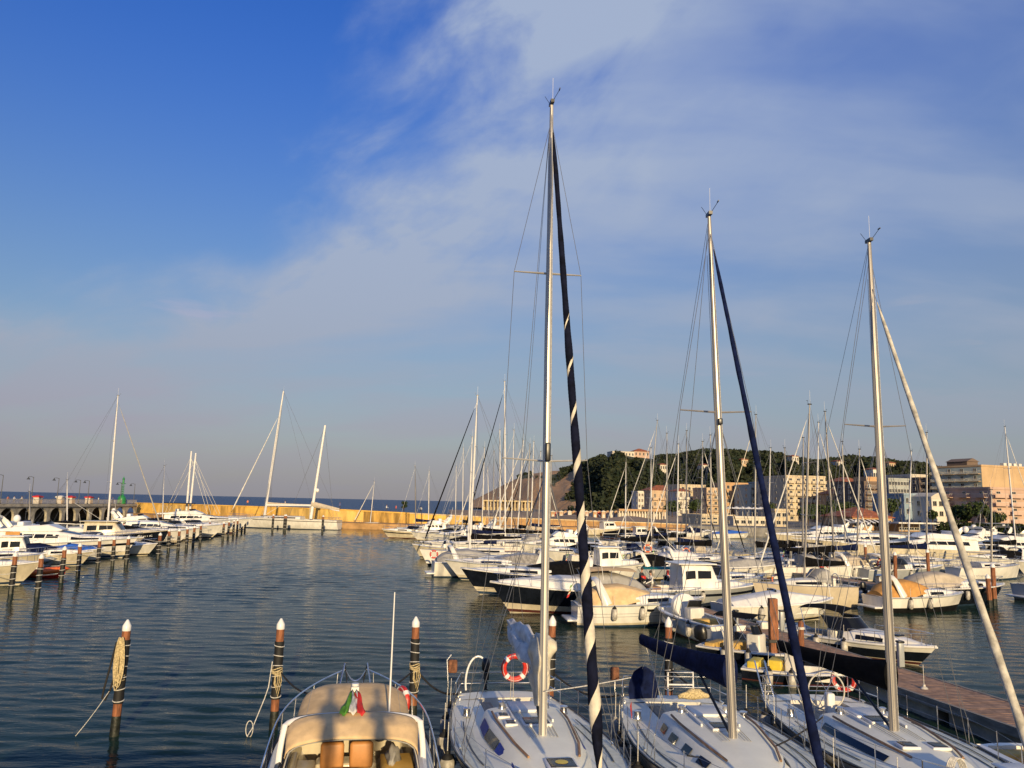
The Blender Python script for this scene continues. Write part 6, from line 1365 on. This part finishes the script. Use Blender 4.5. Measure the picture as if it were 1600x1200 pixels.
for k, (px, py, tx_, ty, L_, bc) in enumerate(((752, 860, 757, 700, 10, blackc), (770, 850, 772, 705, 10, navyc), (798, 862, 803, 672, 11, blackc), (841, 852, 845, 706, 10, None), (858, 862, 862, 712, 10, navyc), (1018, 880, 1017, 700, 9, blackc), (1058, 884, 1060, 694, 10, navyc), (1112, 890, 1110, 680, 10, blackc), (1200, 884, 1204, 700, 10, blackc), (1276, 892, 1279, 660, 11, None), (1322, 884, 1316, 690, 10, navyc), (1420, 888, 1424, 705, 10, blackc))):
    a = G(px, py); sail_boat(f'sailboat packed into the mast cluster, mast {ORD[k + 1]} from the left of twelve', a, T(tx_, ty, a.y), [H_LEFT, H_RIGHT][k % 2], L_, 3.2, 1.1, 1.4, [white, white2, cream][k % 3], mastm=[alup, alu, alup][k % 3], mr=.10, genoa=[sailw, blackc, None][k % 3], gr=.07, boomc=bc, group='sailboats packed into the mast cluster', hood=[blackc, navyc, beige, None][k % 4], spread=((.5, .75),) if k % 2 else ((.36, .8), (.66, .65)))
for k, (px, py, tx_, ty, L_) in enumerate(((711, 832, 713, 729, 9), (649, 834, 648.5, 728, 9), (669, 832, 670.5, 736, 8), (764, 832, 762, 730, 9), (722, 836, 724, 700, 9))):
    a = G(px, py); sail_boat(f'small far sailboat with bare mast near the brown wall, {ORD[k + 1]} of five', a, T(tx_, ty, a.y), H_LEFT, L_, 2.8, 1, 1.3, white, mastm=alup if k != 1 else alud, mr=.13, genoa=None, boomc=[None, navyc, None, beige, blackc][k], group='far sailboats near the brown wall', spread=((.55, .6),))
# orange life jacket on the foredeck
a = D(774, 886, 69); crl = crumple(None, [(-.4, 0, 0), (0, 0, .12), (.4, 0, 0)], [.08, .26, .08], orangep, 'life_jacket', 6, 10, 14); crl.location = (a.x, a.y, a.z - .05); tag(crl, 'orange life jacket lying on a white foredeck', 'life jacket')
# ---- open boat and others right of the pontoon
g3 = 'boats berthed right of the long pontoon'
hO = hd_of(-.22, .97)
r_, H_ = MBT('small white open boat with tall white sunpad and black outboard', by_stern(1128, 1011, hO, 6.4), hO + .12, 6.4, 2.3, 'open', white, cream, fs=.95, fb=1.25, engine=blackm, rail=False, group=g3, seatc=cushy)
b = MB(); b.loft([[(x, w_ * .72 * math.cos(a), .8 + .62 * (1 + math.sin(a)) * hh) for a in np.linspace(0, 2 * PI, 16, endpoint=False)] for x, w_, hh in ((.55, .8, .9), (.65, .95, 1.0), (.95, .95, 1.0), (1.1, .8, .86))]); b.build('upright_sunpad', whitep, r_)
MBT('dark runabout with teal cover moored by the walking people', by_bow(1098, 938, H_RIGHT, 6.5) + Vector((0, 0, 0)), H_RIGHT, 6.5, 2.2, 'open', navy, navy, fs=.85, fb=1.2, cover=None, forecover=None, group=g3, bimini=teal, rail=False)
MBT('dark-hulled cabin boat with white roof and large dark windows', by_bow(1162, 947, H_RIGHT, 9), H_RIGHT, 9, 3.1, 'pilot', greyh, cream, navy, fs=1.2, fb=1.5, group=g3, seatc=teak)
MBT('white hardtop fishing boat with open steel frame behind the walkers', by_bow(1000, 906, H_RIGHT, 7.5), H_RIGHT, 7.5, 2.8, 'pilot', white, cream, fs=1.2, fb=1.6, group=g3, cover=None)
MBT('boat under a white tent cover beside the guide pile', by_bow(1282, 968, H_RIGHT, 7.5), H_RIGHT, 7.5, 2.7, 'open', white2, cream, fs=.95, fb=1.3, cover=whitec, group=g3, rail=False)
MBT('grey inflatable tied behind the brown posts', by_bow(1262, 1003, H_RIGHT, 4.0, 1.0), H_RIGHT, 4.0, 1.8, 'rib', greyh, white2, group=g3, name='inflatable_dinghy', cat='dinghy', seatc=beige)
MBT('white speedboat with black hull and black sun top below the third mast', by_bow(1436, 1040, -.95, 6.8), -.95, 6.8, 2.4, 'day', navy, cream, fs=.72, fb=.92, vb=.46, hull2=(.78, white), arch=False, bimini=blackc, group=g3)
MBT('small black open boat with dark sun top under the blue furled sail', by_bow(1262, 1048, H_RIGHT - .9, 5.2), H_RIGHT - .9, 5.2, 2.0, 'open', navy, navy, fs=.55, fb=.75, bimini=blackc, group=g3, rail=False, engine=blackm)
MBT('small open tender with yellow seat behind the racing yacht', by_bow(1318, 1075, H_RIGHT - .7, 4.2), H_RIGHT - .7, 4.0, 1.7, 'open', navy, navy, fs=.45, fb=.62, group=g3, rail=False, seatc=yellowp)
# sailing boats and motor boats of the middle right
a = G(1258, 948); sail_boat('beige-hulled sailboat lying broadside with grey hood', a, T(1265, 632, a.y), H_LEFT, 7.4, 3.0, 1.4, 1.6, beigeh, mastm=alud, mr=.10, genoa=sailw, gr=.06, hood=greyc, group=g3, boomc=blackc, xm=-.02, bottom=beigeh)
a = G(1180, 895); sail_boat('sailboat with long black boom cover right of the navy-furled mast', a, T(1181, 648, a.y), H_LEFT, 11, 3.5, 1.2, 1.5, beigeh, mastm=alu, mr=.10, genoa=sailcr, gr=.06, boomc=blackc, group=g3)
for k, (px, py, tx_, ty, L_, hl, gen, bc, hdg) in enumerate(((1010, 866, 1027, 657, 11, white, sailw, blackc, H_LEFT), (1042, 872, 1042, 677, 10, cream, None, navyc, H_RIGHT), (1072, 875, 1073, 673, 11, white, blackc, blackc, H_RIGHT), (977, 862, 978, 722, 9, white, sailw, None, H_LEFT), (1095, 880, 1098, 690, 10, cream, sailw, beige, H_RIGHT),
        (1305, 905, 1289, 643, 12, white, sailw, blackc, H_RIGHT), (1255, 898, 1255, 684, 10, greyh, None, greyc, H_LEFT), (1340, 900, 1343, 702, 10, white, sailw, navyc, H_RIGHT), (1449, 895, 1448, 676, 11, white2, None, navyc, H_RIGHT), (1551, 905, 1549, 765, 8, white, None, None, H_RIGHT), (1590, 882, 1570, 667, 12, white, sailw, blackc, H_RIGHT), (1232, 890, 1226, 700, 10, cream, None, blackc, H_LEFT))):
    a = G(px, py); sail_boat(['white sailboat with life ring on its stern left of the second mast', 'cream sailboat with thin pale mast left of the second mast', 'white sloop with black furled sail left of the second mast', 'small white sloop with pale furled sail by the far quay', 'cream sailboat close behind the second mast', 'white sloop with slanting pale furled sail behind the beige sailboat', 'grey sailboat with dull mast behind the blue furled sail', 'white sailboat just left of the third mast', 'white sailboat behind the grimy furled sail', 'small white sailboat with short thick mast at the right', 'white sloop with leaning pale mast at the right edge', 'cream sailboat with black boom cover behind the blue furled sail'][k], a, T(tx_, ty, a.y), hdg, L_, 3.4, 1.15, 1.5, hl, mastm=[alu, alu, alud, alup, alu, alud, alud, alud, alud, alud, alup, alud][k], mr=.11, genoa=gen, gr=.07, boomc=bc, group=g3, hood=[None, beige, blackc, None, whitec, greyc, blackc, None, None, None, blackc, None][k], spread=((.48, .8),) if k % 2 else ((.36, .8), (.66, .7)))
# ---- right-hand clutch of motor boats
g4 = 'motor boats in the right basin'
MBT('white bow-rider with bright orange cockpit cover', by_bow(1490, 954, H_RIGHT, 7), H_RIGHT, 7, 2.6, 'express', white, blackm, fs=1.0, fb=1.25, vb=.52, cover=orangec, arch=True, group=g4, seatc=beige, rake=.14)
MBT('black-hulled boat with beige cover and pale foredeck', by_bow(1553, 944, H_RIGHT, 8.5), H_RIGHT, 8.5, 3.0, 'express', navy, navy, fs=1.25, fb=1.5, cover=beige, forecover=None, arch=False, group=g4)
MBT('grey and white cruiser cut by the right edge, behind the black-hulled boat', by_bow(1735, 938, H_RIGHT, 9), H_RIGHT, 9, 3.0, 'express', greyh, greyh, fs=1.2, fb=1.6, group=g4, arch=False)
for k, (px, py, cv, eng) in enumerate(((1352, 940, beige, blackm), (1412, 944, beige, white2))):
    MBT(['grey inflatable with black outboard tilted up', 'grey inflatable with cream outboard left of the orange cover'][k], by_stern(px, py, H_RIGHT + .25, 6.2), H_RIGHT + .25, 6.2, 2.4, 'rib', [greyh, white2][k], white2, cover=cv, engine=eng, group=g4, name='rigid_inflatable')
for k, (px, py, L_, st_, hl, cv, bim) in enumerate(((1330, 893, 9, 'express', white, None, beige), (1400, 905, 9, 'express', white, beige, None), (1460, 908, 9, 'day', greyh, None, beige), (1420, 885, 9, 'express', navy, blackc, None), (1210, 905, 8, 'open', white2, greyc, None), (1125, 895, 8, 'express', white, whitec, None), (1090, 905, 8, 'express', greyh, blackc, None), (940, 880, 9, 'express', white, blackc, None), (905, 868, 9, 'fly', white, None, None), (1180, 930, 7, 'express', white, None, blackc), (985, 884, 8, 'express', white2, None, whitec))):
    MBT(['white cruiser with beige sun top behind the beige sailboat', 'white cruiser with beige cover right of the third mast', 'grey day boat with wide beige sun top behind the orange cover', 'black-hulled cruiser with black cover below the long white yachts', 'pale boat under a grey cover behind the boat with white tent', 'white boat under a white cover right of the second mast', 'grey boat under a black cover behind the cabin boat', 'white cruiser with black cover behind the striped furled sail', 'small white flybridge boat behind the striped furled sail', 'white runabout with black sun top beside the dark cabin boat', 'white boat with white sun top left of the walkers'][k], by_bow(px, py, H_RIGHT, L_), H_RIGHT if k not in (7, 8) else H_LEFT, L_, 3.0, st_, hl, cream if hl != navy else navy, cover=cv, bimini=bim, fs=1.15, fb=1.55, group=g4)
# ---- long white yachts along the far right quay
g5 = 'long white yachts along the right quay'
hy = H_LEFT + .05
for k, (px, py, L_, hl, fs_, dm) in enumerate(((1216, 858, 19, cream, 1.9, 0), (1262, 872, 20, cream, 2.0, 0), (1345, 886, 21, cream, 2.1, 1), (1480, 862, 15, white, 1.7, 0), (1505, 876, 16, white2, 1.6, 1))):
    MBT(['cream yacht with raked white superstructure, leftmost along the right quay', 'long cream yacht overlapping the leftmost one', 'largest white yacht with domed radar and black triangle on its side', 'white yacht with green-tinted top at the right quay', 'white and black sport yacht by the dark hedge'][k], by_bow(px, py, hy, L_), hy, L_, 4.8, 'fly', hl, cream, fs=fs_, fb=fs_ * 1.35, group=g5, dome=bool(dm), name='motor_yacht', arch=k != 1, fly=k != 1, rake=.15, bimini=[None, None, None, greyc, blackc][k])
for k, (px, py, L_) in enumerate(((1560, 885, 10), (1520, 890, 9), (1400, 850, 10), (1600, 900, 10), (1290, 850, 12))):
    MBT(['black speedboat with twin outboards by the dark hedge', 'white cruiser with black canopy by the dark hedge', 'small white boat between the long yachts', 'white cruiser leaving the frame at right', 'white sport yacht behind the leftmost long yacht'][k], by_bow(px, py, hy, L_), hy, L_, 3.2, ['day', 'express', 'express', 'express', 'fly'][k], [navy, white, white, white2, white][k], fs=1.2, fb=1.6, cover=[None, blackc, None, greyc, None][k], engine=blackm if k == 0 else None, group=g5)
# ---- far quay boats
r_, H_ = MBT('cream wooden launch with deckhouse at the foot of the far mole', by_bow(925, 836, H_LEFT + .2, 11), H_RIGHT + .15, 11, 3.2, 'pilot', cream, cream, fs=1.3, fb=1.8, group='boats at the far quay')
for k, (px, py, hl, cv) in enumerate(((1000, 842, navy, blackc), (1030, 846, navy, None), (1120, 840, white, navyc), (1165, 842, white, bluep), (1068, 842, greyh, blackc))):
    MBT(['dark fishing boat with low cover at the far quay', 'dark work boat beside the covered fishing boat', 'white boat with black tent at the far quay', 'white boat with blue cover at the far quay', 'grey boat behind the mast cluster at the far quay'][k], by_bow(px, py, H_RIGHT, 9), H_RIGHT, 9, 2.8, ['open', 'pilot', 'express', 'open', 'express'][k], hl, hl, cover=cv, fs=1.0, fb=1.4, group='boats at the far quay')
for k, (px, off, sh) in enumerate(((600, 2, (.6, .6, .6)), (613, 3, (.55, .12, .1)), (655, 2, (.6, .58, .5)), (520, 3, (.1, .12, .3)), (440, 2, (.5, .45, .4)), (375, 3, (.6, .2, .1)))):
    i = max(j for j in range(len(mole) - 1) if (211, 330, 500, 640, 760, 900, 1010)[j] <= px); xa, xb = (211, 330, 500, 640, 760, 900, 1010, 1075)[i:i + 2]; t_ = (px - xa) / (xb - xa); q = lerp(offs(mole, off)[i], offs(mole, off)[i + 1], t_); person(f'tiny walker on the mole path in {["white", "red", "cream", "blue", "beige", "orange"][k]}', (q.x, q.y, lerp(mole[i][1], mole[i + 1][1], t_) - .2), k, 1.75, sh, (.06, .06, .08))
# small things on the boats
for k, (px, py, d, s_) in enumerate(((1012, 857, 82, .36), (1050, 895, 62, .36), (1378, 880, 76, .36), (1214, 906, 60, .36), (1318, 1062, 25, .3), (1072, 862, 84, .34), (678, 866, 76.5, .34))):
    a = D(px, py, d); life_ring(['orange life ring on a white stern left of the second mast', 'red life ring on the dark cabin boat', 'red life ring behind the third mast', 'orange life ring on the boat with white tent', 'red life ring lying by the racing yacht', 'orange life ring among the middle sailboats', 'red life ring on the black-furled sloop'][k], a, math.atan2(a.y, a.x) + PI, s_, [orangep, redp, redp, orangep, redp, orangep, redp][k])
a = D(1442, 1018, 25.2); fender('white fender hung from the edge of the long pontoon', G(1445, 1093, .35), 1.3, m_=fend)
a = D(1284, 888, 60); person('person in red jacket standing on a sailboat deck', (a.x, a.y, 1.35), H_NEAR, 1.75, (.55, .06, .03), (.03, .03, .05))
# railing and posts at the near end of the pontoon
r_ = empty('railing', (Pm.x, Pm.y, .7), math.atan2(pdv.y, pdv.x)); tag(r_, 'low steel railing along the near end of the pontoon', 'railing')
for k in range(6): b = MB(); b.tube([(4.2 + k * 1.3, -1.05, 0), (4.2 + k * 1.3, -1.05, 1.0)], .025, 6); b.build('post', steel, r_)
for z in (.55, 1.0): b = MB(); b.tube([(4.2, -1.05, z), (4.2 + 6.5, -1.05, z)], .022, 6); b.build('rail', steel, r_)
for k, (px, py) in enumerate(((1408, 1042), (1222, 985), (1150, 985))):
    a = G(px, py, .7); r_ = empty('service_post', (a.x, a.y, .7)); tag(r_, ['grey service post on the pontoon right of the third mast', 'grey service post by the guide pile', 'grey service post beyond the open boat'][k], 'post'); b = MB(); b.rbox((0, 0, .45), (.22, .22, .9), .04); b.build('body', greyh, r_); b = MB(); b.rbox((0, 0, .93), (.26, .26, .08), .03); b.build('lid', blackm, r_)
# fenders hung on the motor boats nearest the open water, bow lines of the left row
def hang(r_, H, L, ts, side):
    for t in ts:
        lab = ('forward' if t > .4 else 'aft') + ' fender on the ' + r_['label']; lab = ' '.join(lab.split()[:16]).rstrip(',')
        p = H.pt(t, .72, side); q = Matrix.Rotation(r_.rotation_euler.z, 4, 'Z') @ Vector((p[0], p[1] + side * .14, p[2] + .0)) + Vector((r_.location.x, r_.location.y, 0)); fender(lab, q, 1.15, col='fenders on the motor boats')
for r_, H, L in BOATS:
    if r_.location.length < 110 and random.random() < .8: hang(r_, H, L, (.28, .5), -1 if abs(math.cos(r_.rotation_euler.z) - math.cos(H_RIGHT)) < .6 else 1)
for k in (0, 2, 3, 4, 6, 8, 10): 
    q = lrow[k]; rope(f'slack line from the {ORD[k + 1]} left-row pile to a bow', (q.x, q.y, 1.3), (q.x - 4.5, q.y + 2.2, 1.55), .25, .022, ropew)
for k, x in enumerate((.02, 1.05)):
    person(['person standing on the quay terrace whose shadow falls on the tan canvas', 'second person on the quay terrace beside the shadow-casting one'][k], (x, -.75, 5.0), PI / 2, 1.74, (.3, .3, .35), (.06, .07, .1), arm=(.2, .2), elbow=.5)
# small boat at the lower right corner
MBT('small white sailing dinghy cut by the lower right corner', Vector((12.75, 18.6, 0)), h3, 4.6, 1.9, 'open', white, white, fs=.85, fb=1.1, rail=True, group=g3)
